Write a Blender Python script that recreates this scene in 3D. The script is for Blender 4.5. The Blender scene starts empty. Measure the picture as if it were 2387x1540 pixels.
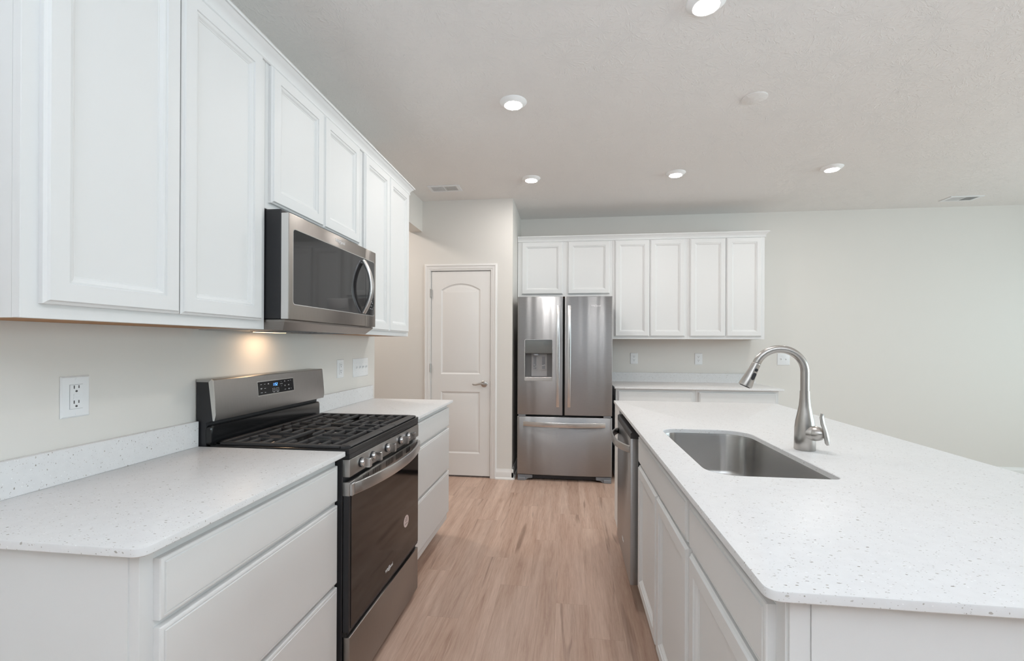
import bpy, bmesh, math, random
from mathutils import Vector, Matrix
random.seed(7)
PI = math.pi
S = bpy.context.scene
COL = S.collection

# ------------------------------------------------------------------ camera
cam = bpy.data.cameras.new('camera')
cam.sensor_width = 36.0
cam.sensor_fit = 'HORIZONTAL'
cam.lens = 36.0 * 1066.94 / 2387.0
cam.shift_y = 30.7 / 2387.0
cam.clip_start = 0.02
camo = bpy.data.objects.new('camera', cam)
COL.objects.link(camo)
_r = Vector((0.9924582, 0.1225125, 0.0041735))
_u = Vector((-0.0039801, -0.0018239, 0.9999904))
_f = Vector((-0.1225190, 0.9924653, 0.0013225))
camo.matrix_world = Matrix(((_r.x, _u.x, -_f.x, 1.4358), (_r.y, _u.y, -_f.y, 0.0293), (_r.z, _u.z, -_f.z, 1.2976), (0, 0, 0, 1)))
S.camera = camo

# ------------------------------------------------------------------ colour management, world and daylight
S.view_settings.view_transform = 'Standard'
S.view_settings.look = 'None'
S.view_settings.gamma = 1.0
S.view_settings.use_curve_mapping = False
S.view_settings.exposure = 0.05
LAMP = 272.0          # ceiling lamp lens emission
DAY = 1.0            # multiplier of the window daylight and added fills
YB = -2.3            # back wall with the patio door
w = bpy.data.worlds.new('sky')
S.world = w
w.use_nodes = True
bg = w.node_tree.nodes['Background']
bg.inputs[0].default_value = (0.80, 0.92, 1.0, 1)
bg.inputs[1].default_value = 0.10 * DAY


def area(name, loc, rot, sx, sy, power, colr, spread=180):
    l = bpy.data.lights.new(name, 'AREA')
    l.shape = 'RECTANGLE'
    l.size = sx
    l.size_y = sy
    l.energy = power
    l.color = colr
    l.spread = math.radians(spread)
    o = bpy.data.objects.new(name, l)
    o.location = loc
    o.rotation_euler = rot
    COL.objects.link(o)
    return o


# daylight through the living room windows, plus added fills at patio, dining and hall
area('patio_ceiling_fill', (2.0, YB + 0.05, 1.10), (PI / 2 + math.radians(65), 0, 0), 2.2, 1.9, 78 * DAY, (0.74, 0.87, 1.0), 120)  # bluish patio-side daylight, tilted up as added ceiling fill
area('low_ceiling_fill', (2.0, YB + 0.10, 0.60), (PI / 2 + math.radians(80), 0, 0), 2.2, 0.9, 54 * DAY, (0.78, 0.88, 1.0), 100)  # second fill added low at the patio door to brighten the ceiling
area('daylight_side', (7.22, 1.2, 1.50), (0, PI / 2, 0), 1.6, 3.6, 112 * DAY, (0.76, 0.93, 1.0))
area('dining_fill', (7.22, 4.05, 1.30), (0, PI / 2 - math.radians(18), 0), 1.9, 1.5, 15 * DAY, (0.74, 0.96, 0.98))  # fill added for the far right, source out of view
area('hall_fill', (-0.7, 3.7, 2.66), (0, 0, 0), 0.25, 0.25, 14, (1.0, 0.90, 0.82))  # added fill brightening the hall, no fixture modelled


# ------------------------------------------------------------------ materials
def mat(name, base, rough=0.5, metal=0.0, spec=0.5, coat=0.0, aniso=0.0, anrot=0.0, emis=None, es=0.0):
    m = bpy.data.materials.new(name)
    m.use_nodes = True
    b = m.node_tree.nodes['Principled BSDF']
    b.inputs['Base Color'].default_value = (*base, 1)
    b.inputs['Roughness'].default_value = rough
    b.inputs['Metallic'].default_value = metal
    b.inputs['Specular IOR Level'].default_value = spec
    b.inputs['Coat Weight'].default_value = coat
    b.inputs['Anisotropic'].default_value = aniso
    b.inputs['Anisotropic Rotation'].default_value = anrot
    if emis:
        b.inputs['Emission Color'].default_value = (*emis, 1)
        b.inputs['Emission Strength'].default_value = es
    return m


def nt(m):
    t = m.node_tree
    return t, t.nodes['Principled BSDF']


def N(t, kind, **kw):
    n = t.nodes.new(kind)
    for k, v in kw.items():
        setattr(n, k, v)
    return n


def mapped(t, scale=(1, 1, 1), rot=(0, 0, 0)):
    tc = N(t, 'ShaderNodeTexCoord')
    mp = N(t, 'ShaderNodeMapping')
    mp.inputs['Scale'].default_value = scale
    mp.inputs['Rotation'].default_value = rot
    t.links.new(tc.outputs['Object'], mp.inputs['Vector'])
    return mp.outputs['Vector']


def noise(t, vec, scale, detail=3, rough=0.5, dist=0.0):
    n = N(t, 'ShaderNodeTexNoise')
    n.inputs['Scale'].default_value = scale
    n.inputs['Detail'].default_value = detail
    n.inputs['Roughness'].default_value = rough
    n.inputs['Distortion'].default_value = dist
    t.links.new(vec, n.inputs['Vector'])
    return n.outputs['Fac']


def ramp(t, fac, stops):
    r = N(t, 'ShaderNodeValToRGB')
    e = r.color_ramp.elements
    while len(e) < len(stops):
        e.new(0.5)
    for q, (p, c) in zip(e, stops):
        q.position = p
        q.color = (*c, 1) if len(c) == 3 else c
    t.links.new(fac, r.inputs['Fac'])
    return r.outputs['Color']


def bump(t, b, height, strength, dist=0.002):
    n = N(t, 'ShaderNodeBump')
    n.inputs['Strength'].default_value = strength
    n.inputs['Distance'].default_value = dist
    t.links.new(height, n.inputs['Height'])
    t.links.new(n.outputs['Normal'], b.inputs['Normal'])


def math_(t, op, a, b_=None, c=None):
    n = N(t, 'ShaderNodeMath', operation=op)
    for i, v in enumerate((a, b_, c)):
        if v is None:
            continue
        if isinstance(v, (int, float)):
            n.inputs[i].default_value = v
        else:
            t.links.new(v, n.inputs[i])
    return n.outputs[0]


def mix(t, fac, a, b_, blend='MIX'):
    n = N(t, 'ShaderNodeMix', data_type='RGBA', blend_type=blend)
    for i, v in ((0, fac), (6, a), (7, b_)):
        if isinstance(v, (int, float)):
            n.inputs[i].default_value = v
        elif isinstance(v, tuple):
            n.inputs[i].default_value = (*v, 1) if len(v) == 3 else v
        else:
            t.links.new(v, n.inputs[i])
    return n.outputs[2]


M = {}
M['cabinet'] = mat('cabinet_white_paint', (0.79, 0.79, 0.785), 0.46, spec=0.25)
t, b = nt(M['cabinet'])
bump(t, b, noise(t, mapped(t), 60, 2), 0.03, 0.001)
M['trimwhite'] = mat('trim_white_paint', (0.80, 0.785, 0.765), 0.38, spec=0.4)
t, b = nt(M['trimwhite'])
bump(t, b, noise(t, mapped(t, (1, 1, 0.15)), 220, 2), 0.06, 0.0006)
M['plastic'] = mat('white_plastic', (0.84, 0.85, 0.86), 0.3)
M['gap_shade'] = mat('plate_gap_shade', (0.38, 0.38, 0.39), 0.6)  # grey painted in for the shade around a receptacle
M['fixture'] = mat('fixture_white', (0.93, 0.93, 0.92), 0.5, spec=0.3)
M['slot'] = mat('dark_slot', (0.10, 0.09, 0.09), 0.6)
M['wood_under'] = mat('raw_cabinet_wood', (0.42, 0.20, 0.06), 0.5)
t, b = nt(M['wood_under'])
t.links.new(ramp(t, noise(t, mapped(t, (30, 3, 3)), 4, 4), [(0.3, (0.34, 0.135, 0.022)), (0.7, (0.43, 0.185, 0.035))]), b.inputs['Base Color'])

M['wall'] = mat('wall_paint', (0.755, 0.73, 0.69), 0.55, spec=0.3)
t, b = nt(M['wall'])
bump(t, b, noise(t, mapped(t), 160, 3, 0.6), 0.10, 0.0012)

M['ceiling'] = mat('ceiling_stomp_texture', (0.86, 0.84, 0.82), 0.7, spec=0.25)
t, b = nt(M['ceiling'])
v = mapped(t)


def stomp(off, scale):
    """brush strokes fanning out from scattered stomp centres"""
    mp = N(t, 'ShaderNodeMapping')
    mp.inputs['Location'].default_value = off
    mp.inputs['Scale'].default_value = (1, 1, 0)
    t.links.new(v, mp.inputs['Vector'])
    vo = N(t, 'ShaderNodeTexVoronoi', voronoi_dimensions='2D')
    vo.inputs['Scale'].default_value = scale
    t.links.new(mp.outputs[0], vo.inputs['Vector'])
    df = N(t, 'ShaderNodeVectorMath', operation='SUBTRACT')
    t.links.new(mp.outputs[0], df.inputs[0])
    t.links.new(vo.outputs['Position'], df.inputs[1])
    sp = N(t, 'ShaderNodeSeparateXYZ')
    t.links.new(df.outputs[0], sp.inputs[0])
    ang = math_(t, 'ARCTAN2', sp.outputs[1], sp.outputs[0])
    ln = N(t, 'ShaderNodeVectorMath', operation='LENGTH')
    t.links.new(df.outputs[0], ln.inputs[0])
    sc_ = N(t, 'ShaderNodeSeparateColor')
    t.links.new(vo.outputs['Color'], sc_.inputs[0])
    cv = N(t, 'ShaderNodeCombineXYZ')
    t.links.new(math_(t, 'MULTIPLY', ang, 7.5), cv.inputs[0])
    t.links.new(math_(t, 'MULTIPLY', ln.outputs['Value'], 30.0), cv.inputs[1])
    t.links.new(math_(t, 'MULTIPLY', sc_.outputs[0], 40.0), cv.inputs[2])
    n_ = noise(t, cv.outputs[0], 1.0, 2, 0.5, 0.6)
    return ramp(t, n_, [(0.54, (0, 0, 0)), (0.64, (1, 1, 1))])


hgt = math_(t, 'ADD', math_(t, 'MULTIPLY', math_(t, 'ADD', stomp((0, 0, 0), 5.0), stomp((0.37, 0.61, 0), 5.8)), 0.5), math_(t, 'MULTIPLY', noise(t, v, 170, 3, 0.6), 0.25))
bump(t, b, hgt, 0.55, 0.0032)

# quartz worktop: white with sparse grey-brown chips
M['quartz'] = mat('white_quartz', (0.80, 0.79, 0.785), 0.34, spec=0.18)
t, b = nt(M['quartz'])
v = mapped(t)
nz = N(t, 'ShaderNodeTexNoise')
nz.inputs['Scale'].default_value = 160
nz.inputs['Detail'].default_value = 1
t.links.new(v, nz.inputs['Vector'])
vm = N(t, 'ShaderNodeVectorMath', operation='MULTIPLY_ADD')
t.links.new(nz.outputs['Color'], vm.inputs[0])
vm.inputs[1].default_value = (0.0045, 0.0045, 0.0045)
t.links.new(v, vm.inputs[2])


def chips(scale, rmax, keep, rot):
    mp = N(t, 'ShaderNodeMapping')
    mp.inputs['Rotation'].default_value = rot
    mp.inputs['Scale'].default_value = (1.0, 1.9, 1.3)
    t.links.new(vm.outputs[0], mp.inputs['Vector'])
    vo = N(t, 'ShaderNodeTexVoronoi')
    vo.inputs['Scale'].default_value = scale
    vo.inputs['Randomness'].default_value = 1.0
    t.links.new(mp.outputs[0], vo.inputs['Vector'])
    sep = N(t, 'ShaderNodeSeparateColor')
    t.links.new(vo.outputs['Color'], sep.inputs[0])
    rad = math_(t, 'MULTIPLY', sep.outputs[0], rmax)
    on = math_(t, 'LESS_THAN', sep.outputs[1], keep)
    hit = math_(t, 'LESS_THAN', vo.outputs['Distance'], rad)
    return math_(t, 'MULTIPLY', on, hit), sep.outputs[2]


a1, c1 = chips(80, 0.27, 0.50, (0.3, 0.5, 0.4))
a2, c2 = chips(165, 0.27, 0.50, (1.1, 0.2, 2.0))
a3, c3 = chips(95, 0.22, 0.35, (0.7, 1.2, -0.9))
chipcol = ramp(t, c1, [(0.0, (0.30, 0.27, 0.24)), (0.5, (0.47, 0.44, 0.41)), (1.0, (0.62, 0.59, 0.56))])
chipcol2 = ramp(t, c2, [(0.0, (0.40, 0.37, 0.34)), (1.0, (0.64, 0.62, 0.60))])
base = ramp(t, noise(t, v, 40, 4, 0.6), [(0.3, (0.755, 0.748, 0.748)), (0.7, (0.79, 0.785, 0.785))])
c = mix(t, a2, base, chipcol2)
c = mix(t, a3, c, (0.90, 0.90, 0.90))
c = mix(t, a1, c, chipcol)
t.links.new(c, b.inputs['Base Color'])

# vinyl plank floor, boards running away from the camera
M['floor'] = mat('vinyl_plank', (0.42, 0.28, 0.20), 0.36, spec=0.4)
t, b = nt(M['floor'])
tc = N(t, 'ShaderNodeTexCoord')
sx = N(t, 'ShaderNodeSeparateXYZ')
t.links.new(tc.outputs['Object'], sx.inputs[0])
PW, PL = 0.152, 1.22
row = math_(t, 'FLOOR', math_(t, 'DIVIDE', sx.outputs[0], PW))
wn = N(t, 'ShaderNodeTexWhiteNoise', noise_dimensions='1D')
t.links.new(row, wn.inputs['W'])
yy = math_(t, 'ADD', sx.outputs[1], math_(t, 'MULTIPLY', wn.outputs['Value'], PL))
colm = math_(t, 'FLOOR', math_(t, 'DIVIDE', yy, PL))
cell = N(t, 'ShaderNodeCombineXYZ')
t.links.new(row, cell.inputs[0])
t.links.new(colm, cell.inputs[1])
wn2 = N(t, 'ShaderNodeTexWhiteNoise', noise_dimensions='2D')
t.links.new(cell.outputs[0], wn2.inputs['Vector'])
sep = N(t, 'ShaderNodeSeparateColor')
t.links.new(wn2.outputs['Color'], sep.inputs[0])
gv = N(t, 'ShaderNodeCombineXYZ')
t.links.new(math_(t, 'ADD', math_(t, 'MULTIPLY', sx.outputs[0], 1.0), math_(t, 'MULTIPLY', sep.outputs[1], 7.0)), gv.inputs[0])
t.links.new(math_(t, 'ADD', math_(t, 'MULTIPLY', sx.outputs[1], 0.060), math_(t, 'MULTIPLY', sep.outputs[2], 9.0)), gv.inputs[1])
t.links.new(sep.outputs[0], gv.inputs[2])
g1 = noise(t, gv.outputs[0], 34, 7, 0.66, 0.9)
g2 = noise(t, gv.outputs[0], 150, 5, 0.65, 0.3)
g3 = noise(t, gv.outputs[0], 9, 3, 0.5, 1.2)
wood = ramp(t, g1, [(0.30, (0.29, 0.165, 0.115)), (0.45, (0.47, 0.315, 0.24)), (0.58, (0.565, 0.395, 0.31)), (0.75, (0.66, 0.495, 0.405))])
wood = mix(t, 0.35, wood, ramp(t, g2, [(0.35, (0.36, 0.225, 0.16)), (0.65, (0.66, 0.49, 0.395))]))
wood = mix(t, 0.30, wood, ramp(t, g3, [(0.38, (0.38, 0.235, 0.17)), (0.62, (0.66, 0.50, 0.41))]))
kn = N(t, 'ShaderNodeTexNoise')
kn.inputs['Scale'].default_value = 17
kn.inputs['Detail'].default_value = 3
kn.inputs['Distortion'].default_value = 0.8
t.links.new(gv.outputs[0], kn.inputs['Vector'])
knot = ramp(t, kn.outputs['Fac'], [(0.63, (0, 0, 0)), (0.73, (1, 1, 1))])
wood = mix(t, math_(t, 'MULTIPLY', knot, 0.62), wood, (0.17, 0.095, 0.065))
tone = math_(t, 'MULTIPLY_ADD', sep.outputs[0], 0.12, 0.99)
tonec = N(t, 'ShaderNodeCombineColor')
for i in range(3):
    t.links.new(tone, tonec.inputs[i])
wood = mix(t, 1.0, wood, tonec.outputs[0], 'MULTIPLY')
fx = math_(t, 'FRACT', math_(t, 'DIVIDE', sx.outputs[0], PW))
fy = math_(t, 'FRACT', math_(t, 'DIVIDE', yy, PL))
sx_ = math_(t, 'LESS_THAN', math_(t, 'MINIMUM', fx, math_(t, 'SUBTRACT', 1.0, fx)), 0.0045)
sy_ = math_(t, 'LESS_THAN', math_(t, 'MINIMUM', fy, math_(t, 'SUBTRACT', 1.0, fy)), 0.0008)
seam = math_(t, 'MAXIMUM', sx_, sy_)
wood = mix(t, math_(t, 'MULTIPLY', seam, 0.22), wood, (0.20, 0.12, 0.08))
t.links.new(wood, b.inputs['Base Color'])
bump(t, b, math_(t, 'SUBTRACT', math_(t, 'MULTIPLY', g2, 0.4), seam), 0.12, 0.001)


def steel(name, base, rough, grain, streak=0.10, aniso=0.75, anrot=0.25):
    m = mat(name, base, rough, metal=1.0, aniso=aniso, anrot=anrot)
    t, b = nt(m)
    g = noise(t, mapped(t, grain), 6, 3, 0.6)
    t.links.new(ramp(t, g, [(0.3, tuple(c * (1 - streak) for c in base)), (0.7, tuple(min(1, c * (1 + streak)) for c in base))]), b.inputs['Base Color'])
    return m


M['steel'] = steel('brushed_steel', (0.56, 0.55, 0.545), 0.30, (4, 4, 160), 0.05)
M['steel_fridge'] = steel('brushed_steel_fridge', (0.37, 0.37, 0.373), 0.33, (4, 4, 160), 0.05, 0.95)
M['steel_dark'] = steel('satin_dark_steel', (0.45, 0.44, 0.43), 0.34, (4, 160, 4), 0.05)
M['steel_oven'] = steel('warm_dark_steel', (0.34, 0.315, 0.295), 0.36, (4, 160, 4), 0.05)
M['steel_light'] = mat('satin_light_steel', (0.70, 0.69, 0.68), 0.26, metal=1.0)
M['steel_sink'] = steel('sink_steel', (0.50, 0.485, 0.47), 0.26, (3, 3, 120), 0.06, 0.7)
M['nickel'] = mat('brushed_nickel', (0.50, 0.475, 0.45), 0.30, metal=1.0, aniso=0.4)
M['chrome'] = mat('chrome', (0.80, 0.80, 0.80), 0.10, metal=1.0)
M['knobmetal'] = mat('knob_metal', (0.72, 0.72, 0.72), 0.2, metal=1.0)
M['black'] = mat('black_enamel', (0.012, 0.012, 0.013), 0.18, spec=0.5)
M['blackmatte'] = mat('black_body', (0.022, 0.022, 0.025), 0.42)
M['iron'] = mat('cast_iron', (0.035, 0.034, 0.035), 0.50)
t, b = nt(M['iron'])
bump(t, b, noise(t, mapped(t), 500, 2), 0.12, 0.0006)
M['burner'] = mat('burner_aluminium', (0.45, 0.45, 0.46), 0.35, metal=1.0)
M['ovenglass'] = mat('oven_glass', (0.008, 0.0065, 0.0065), 0.06, spec=0.45)
M['mwglass'] = mat('microwave_glass', (0.022, 0.021, 0.022), 0.05, spec=0.55)
M['panelglass'] = mat('control_glass', (0.008, 0.008, 0.010), 0.12)
M['bluelit'] = mat('blue_digits', (0.05, 0.15, 0.6), 0.4, emis=(0.12, 0.40, 1.0), es=2.2)
M['print'] = mat('pale_print', (0.55, 0.55, 0.57), 0.5)
M['badge'] = mat('badge_silver', (0.92, 0.92, 0.92), 0.35)
M['sticker'] = mat('sticker_paper', (0.70, 0.58, 0.55), 0.6)
M['stickerink'] = mat('sticker_ink', (0.22, 0.15, 0.14), 0.6)
M['fridgeside'] = mat('fridge_side_grey', (0.10, 0.10, 0.105), 0.45)
M['greyplastic'] = mat('grey_plastic', (0.22, 0.225, 0.24), 0.4)
M['recess'] = mat('dispenser_recess', (0.16, 0.155, 0.155), 0.38)
M['recess_light'] = mat('dispenser_pad_plate', (0.36, 0.35, 0.355), 0.35)
M['dispglass'] = mat('dispenser_gloss', (0.16, 0.175, 0.175), 0.07, spec=0.8)
M['rubber'] = mat('dark_rubber', (0.018, 0.019, 0.024), 0.4)
M['lens'] = mat('lamp_lens', (0.9, 0.9, 0.9), 0.4, emis=(1.0, 0.965, 0.93), es=LAMP)  # one strength for all five fixtures
M['lens_warm'] = mat('hood_lamp_lens', (0.9, 0.8, 0.7), 0.4, emis=(1.0, 0.62, 0.33), es=3.0)
M['voiddark'] = mat('shadow_void', (0.02, 0.018, 0.017), 0.8)


# ------------------------------------------------------------------ mesh builder
def V3(*a):
    return Vector(a)


class MB:
    def __init__(s):
        s.bm = bmesh.new()

    def box(s, x0, x1, y0, y1, z0, z1, bev=0.0, seg=1):
        x0, x1 = min(x0, x1), max(x0, x1)
        y0, y1 = min(y0, y1), max(y0, y1)
        z0, z1 = min(z0, z1), max(z0, z1)
        r = bmesh.ops.create_cube(s.bm, size=1.0)
        vs = r['verts']
        for v in vs:
            v.co = V3(x0 + (v.co.x + 0.5) * (x1 - x0), y0 + (v.co.y + 0.5) * (y1 - y0), z0 + (v.co.z + 0.5) * (z1 - z0))
        if bev > 0:
            es = list({e for v in vs for e in v.link_edges})
            bmesh.ops.bevel(s.bm, geom=es, offset=bev, segments=seg, affect='EDGES', profile=0.5)
        return s

    def loft(s, rings, cap0=True, cap1=True, close=True):
        vr = [[s.bm.verts.new(p) for p in r] for r in rings]
        n = len(vr[0])
        for a, c in zip(vr, vr[1:]):
            for i in range(n if close else n - 1):
                j = (i + 1) % n
                try:
                    s.bm.faces.new((a[i], a[j], c[j], c[i]))
                except ValueError:
                    pass
        if cap0:
            s.bm.faces.new(list(reversed(vr[0])))
        if cap1:
            s.bm.faces.new(vr[-1])
        return vr

    def prism(s, pts, axis, a, b_):
        """pts: 2-D profile in the plane across axis ('x': (y,z), 'y': (x,z), 'z': (x,y))."""
        def P(p, h):
            return {'x': V3(h, p[0], p[1]), 'y': V3(p[0], h, p[1]), 'z': V3(p[0], p[1], h)}[axis]
        s.loft([[P(p, a) for p in pts], [P(p, b_) for p in pts]])
        return s

    def tube(s, path, rad, seg=16, caps=True, up=None):
        path = [Vector(p) for p in path]
        n = len(path)
        rads = rad if isinstance(rad, (list, tuple)) else [rad] * n
        rings = []
        nrm = None
        for i, p in enumerate(path):
            tg = (path[min(i + 1, n - 1)] - path[max(i - 1, 0)]).normalized()
            if nrm is None:
                a = Vector(up) if up else (V3(0, 0, 1) if abs(tg.z) < 0.9 else V3(1, 0, 0))
                nrm = (a - tg * a.dot(tg)).normalized()
            else:
                nrm = (nrm - tg * nrm.dot(tg)).normalized()
            bn = tg.cross(nrm)
            r = rads[i]
            ra, rb = r if isinstance(r, tuple) else (r, r)
            rings.append([p + nrm * ra * math.cos(2 * PI * k / seg) + bn * rb * math.sin(2 * PI * k / seg) for k in range(seg)])
        s.loft(rings, caps, caps)
        return s

    def lathe(s, prof, c, axis=(0, 0, 1), seg=32, caps=True):
        """prof: (radius, height along axis) pairs"""
        ax = Vector(axis).normalized()
        a = V3(1, 0, 0) if abs(ax.x) < 0.9 else V3(0, 1, 0)
        u = (a - ax * a.dot(ax)).normalized()
        v_ = ax.cross(u)
        c = Vector(c)
        rings = [[c + ax * h + (u * math.cos(2 * PI * k / seg) + v_ * math.sin(2 * PI * k / seg)) * max(r, 1e-5) for k in range(seg)] for r, h in prof]
        s.loft(rings, caps, caps)
        return s

    def front(s, P, U, V_, Nn, w_, h, prof):
        """moulded rectangular front: prof = (inset, height along normal) pairs from the back edge to the middle"""
        P, U, V_, Nn = map(Vector, (P, U, V_, Nn))
        rings = []
        for i, d in prof:
            rings.append([P + U * a + V_ * c_ + Nn * d for a, c_ in ((i, i), (w_ - i, i), (w_ - i, h - i), (i, h - i))])
        if U.cross(V_).dot(Nn) < 0:
            rings = [list(reversed(r)) for r in rings]
        s.loft(rings)
        return s

    def fill(s, loops):
        """planar fill of an outer loop with holes; loops = lists of BMVerts"""
        es = []
        for L in loops:
            for i in range(len(L)):
                e = s.bm.edges.get((L[i], L[(i + 1) % len(L)])) or s.bm.edges.new((L[i], L[(i + 1) % len(L)]))
                es.append(e)
        bmesh.ops.triangle_fill(s.bm, use_beauty=True, use_dissolve=False, edges=es)

    def build(s, name, m, parent=None, smooth=35, flip=True):
        if flip:
            bmesh.ops.recalc_face_normals(s.bm, faces=s.bm.faces[:])
        W = V3(0, 0, 0)
        p = parent
        while p is not None:
            W += p.location
            p = p.parent
        if parent is None:
            lo = V3(*[min(v.co[i] for v in s.bm.verts) for i in range(3)])
            hi = V3(*[max(v.co[i] for v in s.bm.verts) for i in range(3)])
            W = V3((lo.x + hi.x) / 2, (lo.y + hi.y) / 2, lo.z)
        bmesh.ops.translate(s.bm, verts=s.bm.verts[:], vec=-W)
        me = bpy.data.meshes.new(name)
        s.bm.to_mesh(me)
        s.bm.free()
        if m is not None:
            me.materials.append(m)
        if smooth:
            me.polygons.foreach_set('use_smooth', [True] * len(me.polygons))
            me.set_sharp_from_angle(angle=math.radians(smooth))
        o = bpy.data.objects.new(name, me)
        COL.objects.link(o)
        if parent is None:
            o.location = W
        else:
            o.parent = parent
        return o


def tag(o, label, cat, group=None):
    o['label'] = label
    o['category'] = cat
    if group:
        o['group'] = group
    return o


def thing(name, label, cat, loc, group=None):
    o = bpy.data.objects.new(name, None)
    o.empty_display_size = 0.05
    COL.objects.link(o)
    o.location = loc
    return tag(o, label, cat, group)


def lab(o, text):
    o['label'] = text
    return o


def struct(o):
    o['kind'] = 'structure'
    return o


def bx(name, m, parent, x0, x1, y0, y1, z0, z1, bev=0.0, seg=1):
    return MB().box(x0, x1, y0, y1, z0, z1, bev, seg).build(name, m, parent)


def rrect(w_, h, r, n=6):
    """rounded rectangle outline centred at 0"""
    pts = []
    for cx, cy, a0 in ((w_ / 2 - r, h / 2 - r, 0), (-w_ / 2 + r, h / 2 - r, 90), (-w_ / 2 + r, -h / 2 + r, 180), (w_ / 2 - r, -h / 2 + r, 270)):
        for k in range(n + 1):
            a = math.radians(a0 + 90 * k / n)
            pts.append((cx + r * math.cos(a), cy + r * math.sin(a)))
    return pts


def text_mesh(name, body, width, C, U, V_, m, parent, ext=0.0006, shear=0.0):
    cu = bpy.data.curves.new(name, 'FONT')
    cu.body = body
    cu.align_x = 'CENTER'
    cu.align_y = 'CENTER'
    cu.extrude = 0.02
    cu.shear = shear
    o = bpy.data.objects.new(name, cu)
    COL.objects.link(o)
    dg = bpy.context.evaluated_depsgraph_get()
    me = bpy.data.meshes.new_from_object(o.evaluated_get(dg))
    bpy.data.objects.remove(o)
    xs = [v.co.x for v in me.vertices]
    k = width / (max(xs) - min(xs))
    C, U, V_ = Vector(C), Vector(U), Vector(V_)
    Nn = U.cross(V_)
    W = V3(0, 0, 0)
    p = parent
    while p is not None:
        W += p.location
        p = p.parent
    for v in me.vertices:
        v.co = C + U * v.co.x * k + V_ * v.co.y * k + Nn * (ext if v.co.z > 0 else 0) - W
    me.materials.append(m)
    o = bpy.data.objects.new(name, me)
    COL.objects.link(o)
    o.parent = parent
    return o


def badge(C, U, V_, width, parent, m):
    """lettered maker's badge with the oval swoosh round the middle letters"""
    o = text_mesh('badge', 'Whirlpool', width, C, U, V_, m, parent)
    C, U, V_ = Vector(C), Vector(U), Vector(V_)
    Nn = U.cross(V_)
    mb = MB()
    path = []
    for k in range(40):
        a = math.radians(60 + 300 * k / 39)
        path.append(C + Nn * 0.0006 + U * (math.cos(a) * width * 0.17 + math.sin(a) * width * 0.035 - width * 0.01) + V_ * math.sin(a) * width * 0.115)
    mb.tube(path, width * 0.008, 6)
    mb.build('swoosh', m, o)
    return o


DOORP = [(0, 0), (0, 0.0110), (0.0055, 0.0145), (0.0065, 0.0165), (0.0085, 0.019), (0.046, 0.019), (0.0478, 0.0150), (0.0520, 0.0160), (0.0565, 0.0140), (0.0620, 0.0085), (0.0645, 0.0080), (0.0655, 0.0065)]
DRAWP = [(0, 0), (0, 0.0135), (0.0012, 0.0160), (0.0040, 0.0175), (0.0072, 0.0180), (0.0082, 0.0162), (0.0098, 0.0162), (0.0115, 0.019)]


# ------------------------------------------------------------------ room shell
XW = 0.056     # face of the range wall
ZC = 2.703     # ceiling
XR = 7.3       # right wall
YF = 5.157     # far wall
YP = 4.400     # pantry wall
XP = 0.899     # pantry corner

struct(bx('floor', M['floor'], None, -1.5, XR, YB, YF, -0.05, 0.0))
struct(bx('ceiling', M['ceiling'], None, -1.5, XR, YB, YF, ZC, ZC + 0.05))
struct(bx('wall_left', M['wall'], None, XW - 0.12, XW, YB, 3.165, 0, ZC))
struct(bx('wall_header', M['wall'], None, -0.12, 0.0, 3.165, YP, 2.402, ZC))
struct(bx('wall_hall', M['wall'], None, -1.5, -1.4, YB, YP, 0, ZC))
mb = MB()
for x0, x1, z0, z1 in ((-1.4, 0.082, 0, ZC), (0.695, XP, 0, ZC), (0.082, 0.695, 2.022, ZC)):
    mb.box(x0, x1, YP, YP + 0.11, z0, z1)
struct(mb.build('wall_pantry', M['wall'], None))
struct(bx('wall_pantry_side', M['wall'], None, XP - 0.11, XP, YP + 0.11, YF, 0, ZC))
struct(bx('wall_far', M['wall'], None, XP - 0.11, XR, YF, YF + 0.1, 0, ZC))
# back and right walls with the openings the daylight comes through
mb = MB()
for x0, x1, z0, z1 in ((XW - 0.12, 0.85, 0, ZC), (4.35, XR, 0, ZC), (0.85, 4.35, 2.3, ZC), (0.85, 4.35, 0, 0.12)):
    mb.box(x0, x1, YB - 0.1, YB, z0, z1)
struct(mb.build('wall_back', M['wall'], None))
mb = MB()
for y0, y1, z0, z1 in ((YB, -0.65, 0, ZC), (3.05, 3.25, 0, ZC), (4.85, YF, 0, ZC), (-0.65, 3.05, 2.35, ZC), (-0.65, 3.05, 0, 0.35), (3.25, 4.85, 2.35, ZC), (3.25, 4.85, 0, 0.35)):
    mb.box(XR, XR + 0.1, y0, y1, z0, z1)
struct(mb.build('wall_right', M['wall'], None))
mb = MB()
for x in (0.87, 2.58, 4.29):
    mb.box(x, x + 0.05, YB - 0.06, YB - 0.01, 0.12, 2.3)
mb.box(0.85, 4.35, YB - 0.06, YB - 0.01, 2.24, 2.3).box(0.85, 4.35, YB - 0.06, YB - 0.01, 0.12, 0.18)
struct(mb.build('window_1', M['trimwhite'], None))
mb = MB()
for y in (-0.65, 0.55, 1.78, 3.0):
    mb.box(XR + 0.02, XR + 0.07, y, y + 0.05, 0.35, 2.35)
mb.box(XR + 0.02, XR + 0.07, -0.65, 3.05, 2.3, 2.35).box(XR + 0.02, XR + 0.07, -0.65, 3.05, 0.35, 0.40)
struct(mb.build('window_2', M['trimwhite'], None))
mb = MB()
for y in (3.25, 4.03, 4.80):
    mb.box(XR + 0.02, XR + 0.07, y, y + 0.05, 0.35, 2.35)
mb.box(XR + 0.02, XR + 0.07, 3.25, 4.85, 2.3, 2.35).box(XR + 0.02, XR + 0.07, 3.25, 4.85, 0.35, 0.40)
struct(mb.build('window_3', M['trimwhite'], None))  # unseen window, added as the opening for the dining-end fill


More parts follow.
